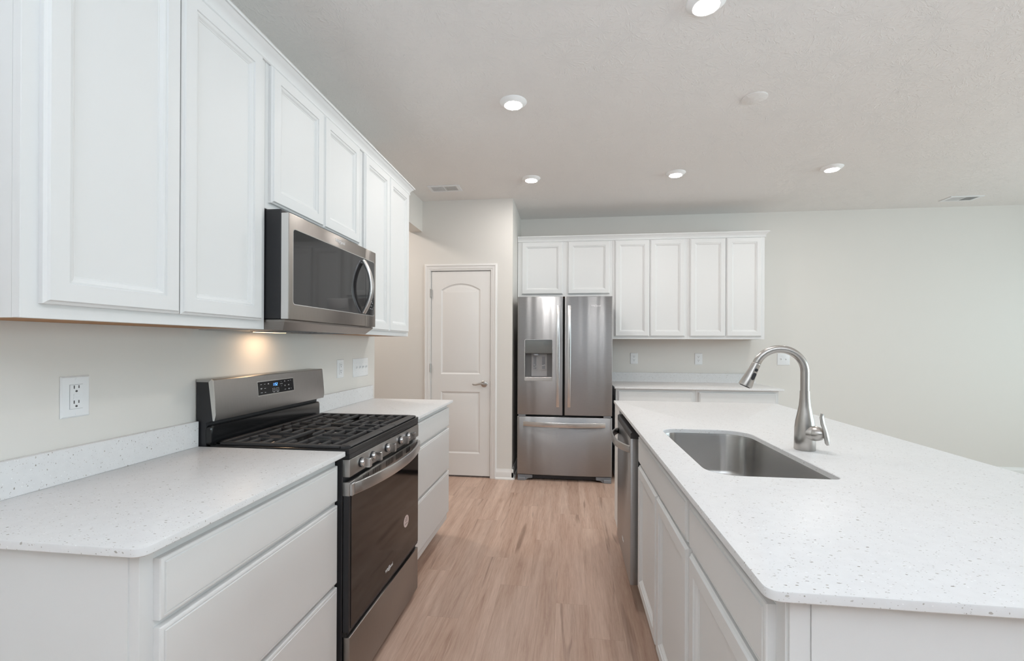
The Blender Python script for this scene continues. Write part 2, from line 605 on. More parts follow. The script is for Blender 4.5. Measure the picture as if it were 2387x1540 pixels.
def basebd(name, axis, a, b_, face, sgn):
    pr = [(0, 0), (0.028, 0), (0.028, 0.008), (0.022, 0.017), (0.014, 0.019), (0.014, 0.066), (0.011, 0.075), (0.006, 0.086), (0.004, 0.097), (0, 0.097)]
    mb = MB()
    mb.prism([(face + sgn * p, z) for p, z in pr], axis, a, b_)
    return struct(mb.build(name, M['trimwhite'], None, smooth=25))


basebd('baseboard_pantry', 'x', 0.742, XP + 0.014, YP, -1)
basebd('baseboard_pantry_side', 'y', YP - 0.014, YF, XP, 1)
basebd('baseboard_far', 'x', 3.40, XR, YF, -1)
basebd('baseboard_hall', 'x', -1.4, 0.022, YP, -1)

# pantry door: casing, slab with an arched upper panel, hinges, lever
mb = MB()
prc = [(0, 0), (0.060, 0), (0.060, 0.010), (0.052, 0.016), (0.042, 0.017), (0.038, 0.013), (0.016, 0.011), (0.010, 0.008), (0, 0.007)]


def casing(mb, X0, X1, Z1, y):
    rings = []
    for px, pz, ox, oz in ((X0, 0.0, -1, 0), (X0, Z1, -1, 1), (X1, Z1, 1, 1), (X1, 0.0, 1, 0)):
        rings.append([V3(px + ox * a, y - d, pz + oz * a) for a, d in prc])
    mb.loft(rings)


casing(mb, 0.087, 0.690, 2.017, YP)
struct(mb.build('trim_1', M['trimwhite'], None, smooth=20))
mb = MB()
mb.box(0.082, 0.092, YP, YP + 0.11, 0, 2.022).box(0.685, 0.695, YP, YP + 0.11, 0, 2.022).box(0.082, 0.695, YP, YP + 0.11, 2.012, 2.022)
struct(mb.build('trim_2', M['trimwhite'], None))
DX0, DX1, DZ0, DZ1, DY = 0.0945, 0.6825, 0.018, 2.008, YP + 0.006


def arch_outline(x0, x1, z0, z1, rise, n=18):
    pts = [(x0, z0), (x1, z0)]
    if rise <= 0:
        return pts + [(x1, z1), (x0, z1)]
    w_ = x1 - x0
    R = (w_ * w_ / 4 + rise * rise) / (2 * rise)
    for k in range(n + 1):
        x = x1 - w_ * k / n
        d = x - (x0 + x1) / 2
        pts.append((x, z1 - rise + math.sqrt(R * R - d * d) - (R - rise)))
    return pts


def inset_poly(pts, d):
    n = len(pts)
    out = []
    for i in range(n):
        p0, p1, p2 = Vector(pts[i - 1]), Vector(pts[i]), Vector(pts[(i + 1) % n])
        d1, d2 = (p1 - p0).normalized(), (p2 - p1).normalized()
        n1, n2 = Vector((-d1.y, d1.x)), Vector((-d2.y, d2.x))
        k = n1 + n2
        k = k / max(0.3, k.dot(n1))
        out.append((p1.x + k.x * d, p1.y + k.y * d))
    return out


mb = MB()
outer = [(DX0, DZ0), (DX1, DZ0), (DX1, DZ1), (DX0, DZ1)]
panels = [arch_outline(0.193, 0.584, 1.004, 1.890, 0.062), arch_outline(0.193, 0.584, 0.232, 0.834, 0)]
loops = []
vo_ = [mb.bm.verts.new(V3(x, DY, z)) for x, z in outer]
vb_ = [mb.bm.verts.new(V3(x, DY + 0.035, z)) for x, z in outer]
for i in range(4):
    mb.bm.faces.new((vo_[i], vo_[(i + 1) % 4], vb_[(i + 1) % 4], vb_[i]))
mb.bm.faces.new(vb_)
loops.append(vo_)
for pl in panels:
    rings = []
    for ins, d in ((0, 0), (0.012, 0.007), (0.017, 0.0075), (0.046, 0.0015)):
        q = inset_poly(pl, ins) if ins else pl
        rings.append([V3(x, DY + d, z) for x, z in q])
    vr = mb.loft(rings, cap0=False)
    loops.append(vr[0])
mb.fill(loops)
d1 = struct(mb.build('door_1', M['trimwhite'], None, smooth=15))
for z in (1.795, 1.062, 0.25):
    mb = MB()
    mb.tube([V3(0.0905, YP - 0.006, z - 0.042), V3(0.0905, YP - 0.006, z + 0.042)], 0.0062, 10)
    mb.box(0.0905, 0.099, YP - 0.004, YP + 0.006, z - 0.042, z + 0.042)
    mb.build('hinge', M['nickel'], d1)
mb = MB()
mb.lathe([(0.0, 0.0), (0.032, 0.0), (0.032, 0.006), (0.027, 0.010), (0.012, 0.013), (0.011, 0.045), (0, 0.045)], V3(0.626, DY, 0.913), (0, -1, 0), 28)
pth = [V3(0.626, DY - 0.040, 0.913), V3(0.600, DY - 0.043, 0.918), V3(0.575, DY - 0.045, 0.913), V3(0.550, DY - 0.046, 0.906), V3(0.530, DY - 0.046, 0.907), V3(0.516, DY - 0.045, 0.914)]
mb.tube(pth, [0.011, 0.0095, 0.008, 0.007, 0.0065, 0.004], 12)
lab(mb.build('door_handle', M['nickel'], d1), 'curved satin nickel lever handle')
bx('strike_plate', M['nickel'], d1, 0.6825, 0.686, YP + 0.0005, YP + 0.03, 0.885, 0.94)


# ------------------------------------------------------------------ cabinets
def xface(body, doors, parent, xf, kind='door', prof=DOORP, sgn=1):
    """fronts on a face at x = xf looking along +x (sgn 1) or -x (sgn -1); doors = (y0, y1, z0, z1)"""
    out = []
    for y0, y1, z0, z1 in doors:
        mb = MB()
        mb.front(V3(xf, y0, z0), V3(0, 1, 0), V3(0, 0, 1), V3(sgn, 0, 0), y1 - y0, z1 - z0, prof)
        out.append(mb.build(kind, M['cabinet'], parent, smooth=20))
    return out


def yface(doors, parent, yf, kind='door', prof=DOORP):
    for x0, x1, z0, z1 in doors:
        mb = MB()
        mb.front(V3(x0, yf, z0), V3(1, 0, 0), V3(0, 0, 1), V3(0, -1, 0), x1 - x0, z1 - z0, prof)
        mb.build(kind, M['cabinet'], parent, smooth=20)


XU = 0.335
GU = 'white wall cabinets above the range counter'
for (y0, y1, zb, ds, lb) in (
    (0.825, 1.5725, 1.348, [(0.857, 1.194, 1.379, 2.320), (1.198, 1.541, 1.379, 2.320)], 'white two-door wall cabinet nearest the camera, above the large outlet'),
    (1.5735, 2.3365, 1.790, [(1.592, 1.950, 1.815, 2.320), (1.954, 2.304, 1.815, 2.320)], 'short white two-door wall cabinet directly above the microwave'),
    (2.3375, 3.078, 1.348, [(2.366, 2.705, 1.374, 2.320), (2.709, 3.046, 1.374, 2.320)], 'white two-door wall cabinet beyond the microwave, nearest the pantry door')):
    c = thing('wall_cabinet', lb, 'cabinet', (0.19, (y0 + y1) / 2, zb), GU)
    mb = MB()
    mb.box(XU - 0.02, XU, y0, y1, zb, 2.345, 0.0008)
    mb.box(XW + 0.001, XU - 0.02, y0, y1, zb + 0.0125, 2.345)
    mb.box(XW + 0.001, XU - 0.02, y0, y0 + 0.006, zb, zb + 0.0125).box(XW + 0.001, XU - 0.02, y1 - 0.006, y1, zb, zb + 0.0125)
    mb.build('cabinet_body', M['cabinet'], c)
    lab(bx('bottom_panel', M['wood_under'], c, XW + 0.001, XU - 0.02, y0 + 0.006, y1 - 0.006, zb + 0.003, zb + 0.0124), 'unpainted brown wood underside')
    xface(None, ds, c, XU)

# crown along the range wall cabinets, returned at the far end
CP = [(0.0, 0.0), (0.007, 0.0), (0.010, 0.004), (0.010, 0.010), (0.006, 0.014), (0.009, 0.022), (0.018, 0.034), (0.028, 0.042), (0.030, 0.046), (0.036, 0.046), (0.036, 0.055), (0.0, 0.055)]
CPX = CP + []


def crown(name, label, path, zb):
    """path = corner points (x, y, outward x, outward y)"""
    mb = MB()
    mb.loft([[V3(x + ox * d, y + oy * d, zb + h) for d, h in CPX] for x, y, ox, oy in path])
    return tag(mb.build(name, M['cabinet'], None, smooth=25), label, 'molding')


crown('crown_molding', 'white crown molding running along the wall cabinets above the range', [(XU, 0.825, 1, 0), (XU, 3.078, 1, 1), (XW + 0.002, 3.078, 0, 1)], 2.323)

# base cabinets beside the range
XBF = 0.612
GB = 'white three-drawer base cabinets beside the range'
for (y0, y1, ds, lb, ends) in (
    (0.822, 1.5715, [(0.852, 1.559, 0.742, 0.866), (0.852, 1.559, 0.453, 0.727), (0.852, 1.559, 0.150, 0.438)], 'white base cabinet with three wide slab drawers nearest the camera', 0),
    (2.339, 3.086, [(2.357, 3.078, 0.742, 0.866), (2.357, 3.078, 0.453, 0.727), (2.357, 3.078, 0.158, 0.438)], 'white three-drawer base cabinet beyond the range, facing the aisle', 1)):
    c = thing('base_cabinet', lb, 'cabinet', (0.33, (y0 + y1) / 2, 0), GB)
    mb = MB()
    mb.box(XW + 0.001, XBF, y0, y1, 0.102, 0.8945, 0.0008)
    if not ends:
        mb.box(XW + 0.001, XBF - 0.022, y0 - 0.003, y0 + 0.01, 0.0, 0.8945)
    mb.build('cabinet_body', M['cabinet'], c)
    bx('toe_kick', M['cabinet'], c, XW + 0.001, XBF - 0.075, y0 + 0.001, y1 - 0.001, 0.0, 0.102)
    xface(None, ds, c, XBF, 'drawer', DRAWP)


# ------------------------------------------------------------------ worktops
def outline(corners, n=6):
    """corners = (x, y, r) counter-clockwise"""
    pts = []
    m_ = len(corners)
    for i, (x, y, r) in enumerate(corners):
        p = Vector((x, y))
        if r <= 0:
            pts.append((x, y))
            continue
        a = (Vector(corners[i - 1][:2]) - p).normalized()
        c_ = (Vector(corners[(i + 1) % m_][:2]) - p).normalized()
        ctr = p + (a + c_) * r
        s0, s1 = p + a * r, p + c_ * r
        a0 = math.atan2(s0.y - ctr.y, s0.x - ctr.x)
        a1 = math.atan2(s1.y - ctr.y, s1.x - ctr.x)
        da = (a1 - a0 + PI) % (2 * PI) - PI
        for k in range(n + 1):
            aa = a0 + da * k / n
            pts.append((ctr.x + r * math.cos(aa), ctr.y + r * math.sin(aa)))
    return pts


def slab(corners, z0, z1, hole=None, e=0.0022):
    mb = MB()
    o = outline(corners)
    oi = inset_poly(o, e)
    vr = mb.loft([[V3(x, y, z0) for x, y in oi], [V3(x, y, z0 + e) for x, y in o], [V3(x, y, z1 - e) for x, y in o], [V3(x, y, z1 - e * 0.3) for x, y in inset_poly(o, e * 0.3)], [V3(x, y, z1) for x, y in oi]], cap0=not hole, cap1=not hole)
    if hole:
        h = outline(hole, 10)
        ho = inset_poly(h, -e)
        hv = mb.loft([[V3(x, y, z0) for x, y in h], [V3(x, y, z1 - e) for x, y in h], [V3(x, y, z1) for x, y in ho]], cap0=False, cap1=False)
        mb.fill([vr[-1], hv[-1]])
        mb.fill([vr[0], hv[0]])
    return mb


ZT, ZTB = 0.914, 0.896
GC = 'white speckled quartz worktops'
ct = tag(slab([(XW + 0.001, 0.788, 0), (0.651, 0.788, 0.022), (0.651, 1.573, 0.003), (XW + 0.001, 1.573, 0)], ZTB, ZT).build('countertop', M['quartz'], None, smooth=30), 'white speckled quartz worktop nearest the camera, left of the range', 'countertop', GC)
bx('backsplash', M['quartz'], ct, XW + 0.001, XW + 0.020, 0.788, 1.573, ZT, 1.007, 0.0015)
ct = tag(slab([(XW + 0.001, 2.337, 0), (0.651, 2.337, 0.003), (0.651, 3.100, 0.003), (XW + 0.001, 3.100, 0)], ZTB, ZT).build('countertop', M['quartz'], None, smooth=30), 'short white quartz worktop beyond the range, under the switch plates', 'countertop', GC)
bx('backsplash', M['quartz'], ct, XW + 0.001, XW + 0.020, 2.337, 3.100, ZT, 1.007, 0.0015)
XI0, XI1, YI0, YI1 = 1.7463, 2.7954, 0.7895, 3.245
SX0, SX1, SY0, SY1 = 1.856, 2.222, 1.447, 2.205
tag(slab([(XI0, YI0, 0.022), (XI1, YI0, 0.022), (XI1, YI1, 0.022), (XI0, YI1, 0.006)], ZTB, ZT, hole=[(SX0, SY0, 0.085), (SX1, SY0, 0.03), (SX1, SY1, 0.11), (SX0, SY1, 0.075)]).build('countertop', M['quartz'], None, smooth=30), 'large white speckled quartz island worktop with a sink cut-out', 'countertop', GC)
ZFT = 0.897
ct = tag(slab([(1.872, 4.475, 0.004), (3.395, 4.475, 0.015), (3.395, YF - 0.001, 0), (1.872, YF - 0.001, 0)], ZFT - 0.018, ZFT).build('countertop', M['quartz'], None, smooth=30), 'white quartz worktop against the far wall, right of the refrigerator', 'countertop', GC)
bx('backsplash', M['quartz'], ct, 1.872, 3.395, YF - 0.020, YF - 0.001, ZFT, 0.997, 0.0015)

# ------------------------------------------------------------------ island cabinets
XIF = 1.790   # face frame
ISL = 0.6
G = 'white island base cabinets'
c = thing('base_cabinet', 'white island cabinet with one drawer over one door, nearest the camera', 'cabinet', (2.09, 1.1, 0), G)
mb = MB()
mb.box(XIF, XIF + ISL, 0.829, 1.372, 0.102, 0.8955, 0.0008)
mb.box(XIF + 0.036, XIF + ISL, 0.820, 0.831, 0.0, 0.8955)
mb.box(XIF + 0.004, XIF + 0.0355, 0.823, 0.831, 0.102, 0.8955)
mb.build('cabinet_body', M['cabinet'], c)
bx('toe_kick', M['cabinet'], c, XIF + 0.075, XIF + ISL, 0.831, 1.372, 0, 0.102)
xface(None, [(0.862, 1.362, 0.735, 0.855)], c, XIF, 'drawer', DRAWP, -1)
xface(None, [(0.862, 1.362, 0.130, 0.717)], c, XIF, 'door', DOORP, -1)
c = thing('base_cabinet', 'white island sink cabinet with false front over two doors', 'cabinet', (2.09, 1.85, 0), G)
mb = MB()
mb.box(XIF, XIF + 0.02, 1.373, 2.325, 0.102, 0.8955, 0.0008)
mb.box(XIF + 0.02, XIF + ISL, 1.373, 1.391, 0.102, 0.8955).box(XIF + 0.02, XIF + ISL, 2.307, 2.325, 0.102, 0.8955)
mb.box(XIF + ISL - 0.015, XIF + ISL, 1.391, 2.307, 0.102, 0.8955).box(XIF + 0.02, XIF + ISL - 0.015, 1.391, 2.307, 0.102, 0.12)
mb.build('cabinet_body', M['cabinet'], c)
bx('toe_kick', M['cabinet'], c, XIF + 0.075, XIF + ISL, 1.373, 2.325, 0, 0.102)
xface(None, [(1.390, 2.300, 0.735, 0.855)], c, XIF, 'false_front', DRAWP, -1)
xface(None, [(1.390, 1.842, 0.130, 0.717), (1.852, 2.300, 0.130, 0.717)], c, XIF, 'door', DOORP, -1)
mb = MB()
mb.box(1.752, XIF + ISL, 2.945, 3.215, 0.115, 0.8955, 0.001)
mb.box(XIF + 0.04, XIF + ISL, 2.945, 3.215, 0.0, 0.116)
tag(mb.build('filler_panel', M['cabinet'], None), 'white panelled end of the island beyond the dishwasher', 'cabinet')

# ------------------------------------------------------------------ dishwasher
dw = thing('dishwasher', 'stainless steel dishwasher built into the island beside the sink cabinet', 'dishwasher', (2.05, 2.635, 0))
bx('tub', M['blackmatte'], dw, 1.792, XIF + ISL, 2.330, 2.940, 0.102, 0.893)
bx('toe_kick', M['blackmatte'], dw, 1.84, XIF + ISL, 2.330, 2.940, 0.0, 0.102)
mb = MB()
mb.box(1.741, 1.780, 2.338, 2.934, 0.115, 0.835, 0.003, 2)
dwd = mb.build('door', M['steel_fridge'], dw)
bx('door_liner', M['blackmatte'], dw, 1.780, 1.792, 2.342, 2.930, 0.115, 0.86)
mb = MB()
mb.prism([(1.741, 0.835), (1.780, 0.835), (1.780, 0.866), (1.748, 0.866), (1.741, 0.860)], 'y', 2.338, 2.934)
lab(mb.build('control_strip', M['blackmatte'], dw), 'black control strip on top edge')


def bow(mb, pts, U, half):
    """flat bar swept along pts; U = width direction, half = (half width, half thickness)"""
    U = Vector(U)
    rings = []
    n = len(pts)
    for i, p in enumerate(pts):
        tg = (Vector(pts[min(i + 1, n - 1)]) - Vector(pts[max(i - 1, 0)])).normalized()
        nn = tg.cross(U).normalized()
        a, c_ = half
        ring = []
        for (x, y) in rrect(2 * a, 2 * c_, min(a, c_) * 0.6, 3):
            ring.append(Vector(p) + U * x + nn * y)
        rings.append(ring)
    mb.loft(rings)


pts = []
for k in range(25):
    u = k / 24
    y = 2.375 + (2.897 - 2.375) * u
    pts.append(V3(1.745 - 0.060 * (1 - abs(2 * u - 1) ** 2.6), y, 0.775))
mb = MB()
bow(mb, pts, (0, 0, 1), (0.018, 0.006))
mb.build('handle', M['steel_dark'], dwd)
badge(V3(1.741, 2.64, 0.215), V3(0, -1, 0), V3(0, 0, 1), 0.075, dwd, M['badge'])

# ------------------------------------------------------------------ sink
sk = thing('sink', 'undermount stainless steel sink set into the island worktop', 'sink', (2.04, 1.83, 0.70))
mb = MB()
hole = [(SX0 - 0.006, SY0 - 0.006, 0.09), (SX1 + 0.006, SY0 - 0.006, 0.05), (SX1 + 0.006, SY1 + 0.006, 0.115), (SX0 - 0.006, SY1 + 0.006, 0.08)]
o_ = outline(hole, 10)
rim = inset_poly(o_, -0.022)
rings = [[V3(x, y, ZTB - 0.0015) for x, y in rim], [V3(x, y, ZTB - 0.0005) for x, y in o_], [V3(x, y, 0.885) for x, y in inset_poly(o_, 0.002)], [V3(x, y, 0.735) for x, y in inset_poly(o_, 0.010)]]
for ins, z in ((0.013, 0.722), (0.022, 0.710), (0.034, 0.704)):
    rings.append([V3(x, y, z) for x, y in inset_poly(o_, ins)])
mb.loft(rings, cap0=False, cap1=True)
ob = mb.build('bowl', M['steel_sink'], sk, smooth=50, flip=False)
mb = MB()
mb.lathe([(0.0, 0.0045), (0.022, 0.0045), (0.03, 0.002), (0.045, 0.003), (0.047, 0.0), (0.0, 0.0)], V3(2.06, 1.85, 0.7045), (0, 0, 1), 28)
mb.build('drain', M['chrome'], sk)

# ------------------------------------------------------------------ faucet
FX, FY = 2.302, 1.838
fc = thing('faucet', 'brushed nickel pull-down faucet with high arc spout behind the sink', 'faucet', (FX, FY, ZT))
mb = MB()
mb.lathe([(0.0, 0.0), (0.0335, 0.0), (0.0350, 0.002), (0.0340, 0.050), (0.0335, 0.080), (0.0305, 0.105), (0.0245, 0.135), (0.0195, 0.162), (0.0168, 0.190), (0.0160, 0.2165), (0.0, 0.2165)], V3(FX, FY, ZT), seg=40)
fb = mb.build('faucet_body', M['nickel'], fc, smooth=60)
mb = MB()
# spout arc leans over the sink
dirv = V3(-0.985, 0.10, 0).normalized()
R_ = 0.0845
top = ZT + 0.2165
path = [V3(FX, FY, top - 0.004 + k * 0.0145) for k in range(6)]
c0 = V3(FX, FY, ZT + 0.2855) + dirv * R_
for k in range(0, 27):
    a = math.radians(180 - 158 * k / 26)
    path.append(c0 - dirv * (-math.cos(a)) * R_ + V3(0, 0, 1) * math.sin(a) * R_)
mb.tube(path, 0.0145, 20)
mb.build('spout', M['nickel'], fc, smooth=60)
end = path[-1]
tg = (path[-1] - path[-2]).normalized()
mb = MB()
hp = [end + tg * q for q in (0.000, 0.0015, 0.004, 0.030, 0.060, 0.088, 0.096, 0.0965)]
mb.tube(hp, [0.0130, 0.0152, 0.0155, 0.0168, 0.0205, 0.0240, 0.0240, 0.0205], 28)
hd = mb.build('spray_head', M['nickel'], fc, smooth=60)
mb = MB()
mb.tube([end + tg * 0.0962, end + tg * 0.0985], [0.0195, 0.0185], 24)
mb.build('spray_face', M['rubber'], hd)
# buttons on the camera side of the head
nside = (V3(0.35, -1, 0.0) - tg * V3(0.35, -1, 0.0).dot(tg)).normalized()
side = tg.cross(nside).normalized()


def pill(mb, c, ln, r, out):
    rings = []
    for rr, h in ((1.0, -0.003), (1.0, out * 0.6), (0.85, out), (0.5, out * 1.05)):
        ring = []
        for k in range(24):
            a = 2 * PI * k / 24
            dy = math.sin(a) * r * rr + (ln if math.sin(a) > 0 else -ln)
            ring.append(c + nside * h + side * math.cos(a) * r * rr + tg * dy)
        rings.append(ring)
    mb.loft(rings)


mb = MB()
pill(mb, end + tg * 0.026 + nside * 0.0165, 0.0, 0.0062, 0.0025)
mb.build('button', M['rubber'], hd)
mb = MB()
pill(mb, end + tg * 0.052 + nside * 0.0190, 0.0075, 0.0068, 0.0030)
mb.build('button', M['rubber'], hd)
mb = MB()
hdir = V3(0.50, -0.866, 0).normalized()
hc = V3(FX, FY, ZT + 0.064)
mb.lathe([(0.0, -0.01), (0.0275, -0.01), (0.0265, 0.040), (0.0258, 0.0405), (0.0258, 0.0415), (0.0265, 0.042), (0.0250, 0.050), (0.0210, 0.060), (0.0140, 0.068), (0.0070, 0.0725), (0.0, 0.0735)], hc, (hdir.x, hdir.y, 0.05), 32)
mb.build('valve_cover', M['nickel'], fc, smooth=60)
mb = MB()
lo = hc + hdir * 0.072
rt_ = V3(0.6, 0.8, 0)
pth = [lo + V3(0, 0, -0.032) + hdir * 0.012, lo + V3(0, 0, -0.024) + hdir * 0.010, lo + V3(0, 0, -0.008) + hdir * 0.007, lo + V3(0, 0, 0.014) + hdir * 0.003, lo + V3(0, 0, 0.040) - hdir * 0.006, lo + V3(0, 0, 0.064) - hdir * 0.010, lo + V3(0, 0, 0.078) - hdir * 0.008]
mb.tube(pth, [(0.004, 0.005), (0.007, 0.010), (0.007, 0.010), (0.0058, 0.009), (0.0058, 0.0105), (0.0052, 0.0100), (0.0038, 0.0070)], 18, up=(hdir.x, hdir.y, 0))
mb.build('handle', M['nickel'], fc, smooth=60)

# ------------------------------------------------------------------ range
rg = thing('range', 'freestanding stainless and black gas range between the two base cabinets', 'range', (0.36, 1.955, 0))
RY0, RY1, RXF = 1.578, 2.332, 0.664
mb = MB()
mb.box(XW + 0.012, 0.636, RY0, RY1, 0.03, 0.902, 0.002)
mb.box(XW + 0.03, 0.60, RY0 + 0.02, RY1 - 0.02, 0.0, 0.03)
mb.build('range_body', M['blackmatte'], rg)
# cooktop: shallow black tray with a raised rim
mb = MB()
prf = [(0.0, 0.0), (0.0, 0.0155), (0.004, 0.0175), (0.016, 0.0175), (0.022, 0.012), (0.045, 0.004)]
rings = [[V3(x, y, 0.9022 + h) for x, y in ((0.118 + i, RY0 + i), (0.662 - i, RY0 + i), (0.662 - i, RY1 - i), (0.118 + i, RY1 - i))] for i, h in prf]
mb.loft(rings)
mb.box(0.634, 0.662, RY0, RY1, 0.884, 0.9024, 0.002)
ck = mb.build('cooktop', M['black'], rg)
for bxp, byp, r_ in ((0.250, 1.745, 0.040), (0.520, 1.745, 0.052), (0.250, 2.165, 0.046), (0.520, 2.165, 0.040), (0.385, 1.962, 0.038)):
    mb = MB()
    mb.lathe([(0, 0), (r_ + 0.016, 0), (r_ + 0.012, 0.003), (r_ + 0.002, 0.0045), (r_, 0.010), (0, 0.010)], V3(bxp, byp, 0.9055), seg=28)
    bu = mb.build('burner', M['burner'], rg)
    mb = MB()
    mb.lathe([(0, 0), (r_ - 0.004, 0), (r_ - 0.003, 0.004), (r_ - 0.008, 0.0055), (0, 0.0055)], V3(bxp, byp, 0.9153), seg=28)
    mb.build('burner_cap', M['iron'], bu)


def bar(mb, p, q, w_=0.0055, h=0.014, top=0.930, taper=0.0):
    """cast bar with a rounded top between two plan points"""
    p, q = Vector((p[0], p[1], 0)), Vector((q[0], q[1], 0))
    d = (q - p).normalized()
    s_ = V3(-d.y, d.x, 0)
    prof = [(-w_, -h), (w_, -h), (w_, -0.004), (w_ * 0.6, -0.001), (-w_ * 0.6, -0.001), (-w_, -0.004)]
    r0 = [p + s_ * a + V3(0, 0, top + z) for a, z in prof]
    r1 = [q + s_ * a + V3(0, 0, top + z) for a, z in prof]
    if taper:
        r1b = [q + d * taper + s_ * a * 0.5 + V3(0, 0, top - 0.006 + z * 0.5) for a, z in prof]
        mb.loft([r0, r1, r1b])
    else:
        mb.loft([r0, r1])


GX0, GX1 = 0.133, 0.656


def grate(y0, y1, fingers):
    mb = MB()
    # outer frame
    w_ = 0.011
    near, far = y0 < 1.7, y1 > 2.2
    ch = 0.012
    a0 = ch if near else 0
    a1 = ch if far else 0
    # front rail: wide and sloping outwards
    mb.prism([(GX1 - 0.036, 0.9295), (GX1 - 0.006, 0.9295), (GX1, 0.925), (GX1 - 0.002, 0.921), (GX1 - 0.034, 0.919)], 'y', y0 + a0, y1 - a1)
    if near:
        mb.prism([(GX1 - 0.036, y0), (GX1 - 0.018, y0), (GX1, y0 + a0), (GX1 - 0.036, y0 + a0)], 'z', 0.919, 0.9285)
    if far:
        mb.prism([(GX1 - 0.036, y1 - a1), (GX1, y1 - a1), (GX1 - 0.018, y1), (GX1 - 0.036, y1)], 'z', 0.919, 0.9285)
    mb.box(GX0, GX0 + 0.020, y0, y1, 0.917, 0.9295, 0.002)
    if near:
        mb.box(GX0, GX1 - 0.03, y0, y0 + 0.020, 0.919, 0.9295, 0.002)
        mb.box(GX0 + 0.025, GX1 - 0.045, y0 + 0.004, y0 + 0.010, 0.9095, 0.919)
    else:
        mb.box(GX0, GX1 - 0.03, y0, y0 + 0.007, 0.918, 0.9285, 0.002)
    if far:
        mb.box(GX0, GX1 - 0.03, y1 - 0.020, y1, 0.919, 0.9295, 0.002)
    else:
        mb.box(GX0, GX1 - 0.03, y1 - 0.007, y1, 0.918, 0.9285, 0.002)
    longs = (0.192, 0.347, 0.437, 0.582)
    for x in longs:
        bar(mb, (x, y0 + 0.01), (x, y1 - 0.01))
    if fingers:
        ym = (y0 + y1) / 2
        for x in (0.244, 0.298, 0.393, 0.487, 0.535):
            bar(mb, (x, y0 + 0.012), (x, y0 + 0.085), taper=0.014)
            bar(mb, (x, y1 - 0.012), (x, y1 - 0.085), taper=0.014)
        for xa, xb in ((0.192, 0.236), (0.347, 0.304), (0.437, 0.500), (0.582, 0.550)):
            bar(mb, (xa, ym), (xb, ym), taper=0.010 if xb > xa else 0.010)
        for xa in (0.270, 0.515):
            bar(mb, (0.192 if xa < 0.4 else 0.437, ym + 0.052), (0.347 if xa < 0.4 else 0.582, ym + 0.052), 0.0045)
            bar(mb, (0.192 if xa < 0.4 else 0.437, ym - 0.052), (0.347 if xa < 0.4 else 0.582, ym - 0.052), 0.0045)
    else:
        for x in (0.27, 0.51):
            bar(mb, (x, y0 + 0.008), (x, y1 - 0.008), 0.005)
        bar(mb, (GX0 + 0.01, (y0 + y1) / 2), (0.345, (y0 + y1) / 2), 0.005)
        bar(mb, (0.43, (y0 + y1) / 2), (GX1 - 0.03, (y0 + y1) / 2), 0.005)
    for x in (GX0 + 0.006, GX1 - 0.046):
        for y in (y0 + 0.003, y1 - 0.012):
            mb.box(x, x + 0.010, y, y + 0.009, 0.905, 0.920)
    return mb.build('grate', M['iron'], rg, smooth=40)


grate(1.588, 1.894, True)
grate(1.898, 2.031, False)
grate(2.035, 2.320, True)

# back guard
mb = MB()
mb.prism([(0.060, 0.905), (0.100, 0.905), (0.100, 1.000), (0.131, 1.010), (0.136, 1.030), (0.122, 1.152), (0.060, 1.152)], 'y', RY0 + 0.001, RY1 - 0.001)
bgd = mb.build('back_guard', M['blackmatte'], rg)
mb = MB()
yz = rrect(RY1 - RY0 - 0.002, 0.078, 0.016, 6)
yc, zc = (RY0 + RY1) / 2, 0.951
mb.loft([[V3(0.099, yc + a, zc + c_) for a, c_ in yz], [V3(0.116, yc + a, zc + c_) for a, c_ in yz], [V3(0.119, yc + a * 0.99, zc + c_ * 0.92) for a, c_ in yz]])
lab(mb.build('back_guard_riser', M['black'], rg), 'glossy black riser below the control panel')
mb = MB()
prp = [(0.058, 1.152), (0.058, 1.1625), (0.124, 1.1625), (0.129, 1.159), (0.1415, 1.031), (0.136, 1.009), (0.131, 1.009), (0.1365, 1.031), (0.124, 1.152)]
mb.prism(prp, 'y', RY0, RY1)
lab(mb.build('control_fascia', M['steel_dark'], rg), 'stainless fascia of the back guard')
mb = MB()
mb.prism([(0.112, 1.152), (0.1245, 1.1635), (0.1297, 1.159), (0.1422, 1.031), (0.1366, 1.0085), (0.1300, 1.0085)], 'y', RY0 - 0.0025, RY0 + 0.0005)
lab(mb.build('end_cap', M['steel_light'], rg), 'bright steel end cap')
mb = MB()
mb.prism([(0.112, 1.152), (0.1245, 1.1635), (0.1297, 1.159), (0.1422, 1.031), (0.1366, 1.0085), (0.1300, 1.0085)], 'y', RY1 - 0.0005, RY1 + 0.0025)
lab(mb.build('end_cap', M['steel_light'], rg), 'bright steel end cap')


def fasc(y, z, off=0.0):
    """point on the sloping fascia"""
    x = 0.129 + (1.159 - z) / (1.159 - 1.031) * 0.0125
    n = Vector((0.128, 0, 0.0125)).normalized()
    return V3(x, y, z) + n * off


def fpatch(y0, y1, z0, z1, off, th=0.0004):
    mb = MB()
    return mb, [[fasc(y0, z0, off), fasc(y1, z0, off), fasc(y1, z1, off), fasc(y0, z1, off)], [fasc(y0, z0, off + th), fasc(y1, z0, off + th), fasc(y1, z1, off + th), fasc(y0, z1, off + th)]]


PY0, PY1, PZ0, PZ1 = 1.818, 2.068, 1.076, 1.132
mb, rr_ = fpatch(PY0 - 0.003, PY1 + 0.003, PZ0 - 0.003, PZ1 + 0.003, 0.0)
mb.loft(rr_)
mb.build('display_bezel', M['steel_light'], rg)
mb, rr_ = fpatch(PY0, PY1, PZ0, PZ1, 0.0004)
mb.loft(rr_)
dsp = lab(mb.build('display', M['panelglass'], rg), 'black glass touch panel with blue clock')


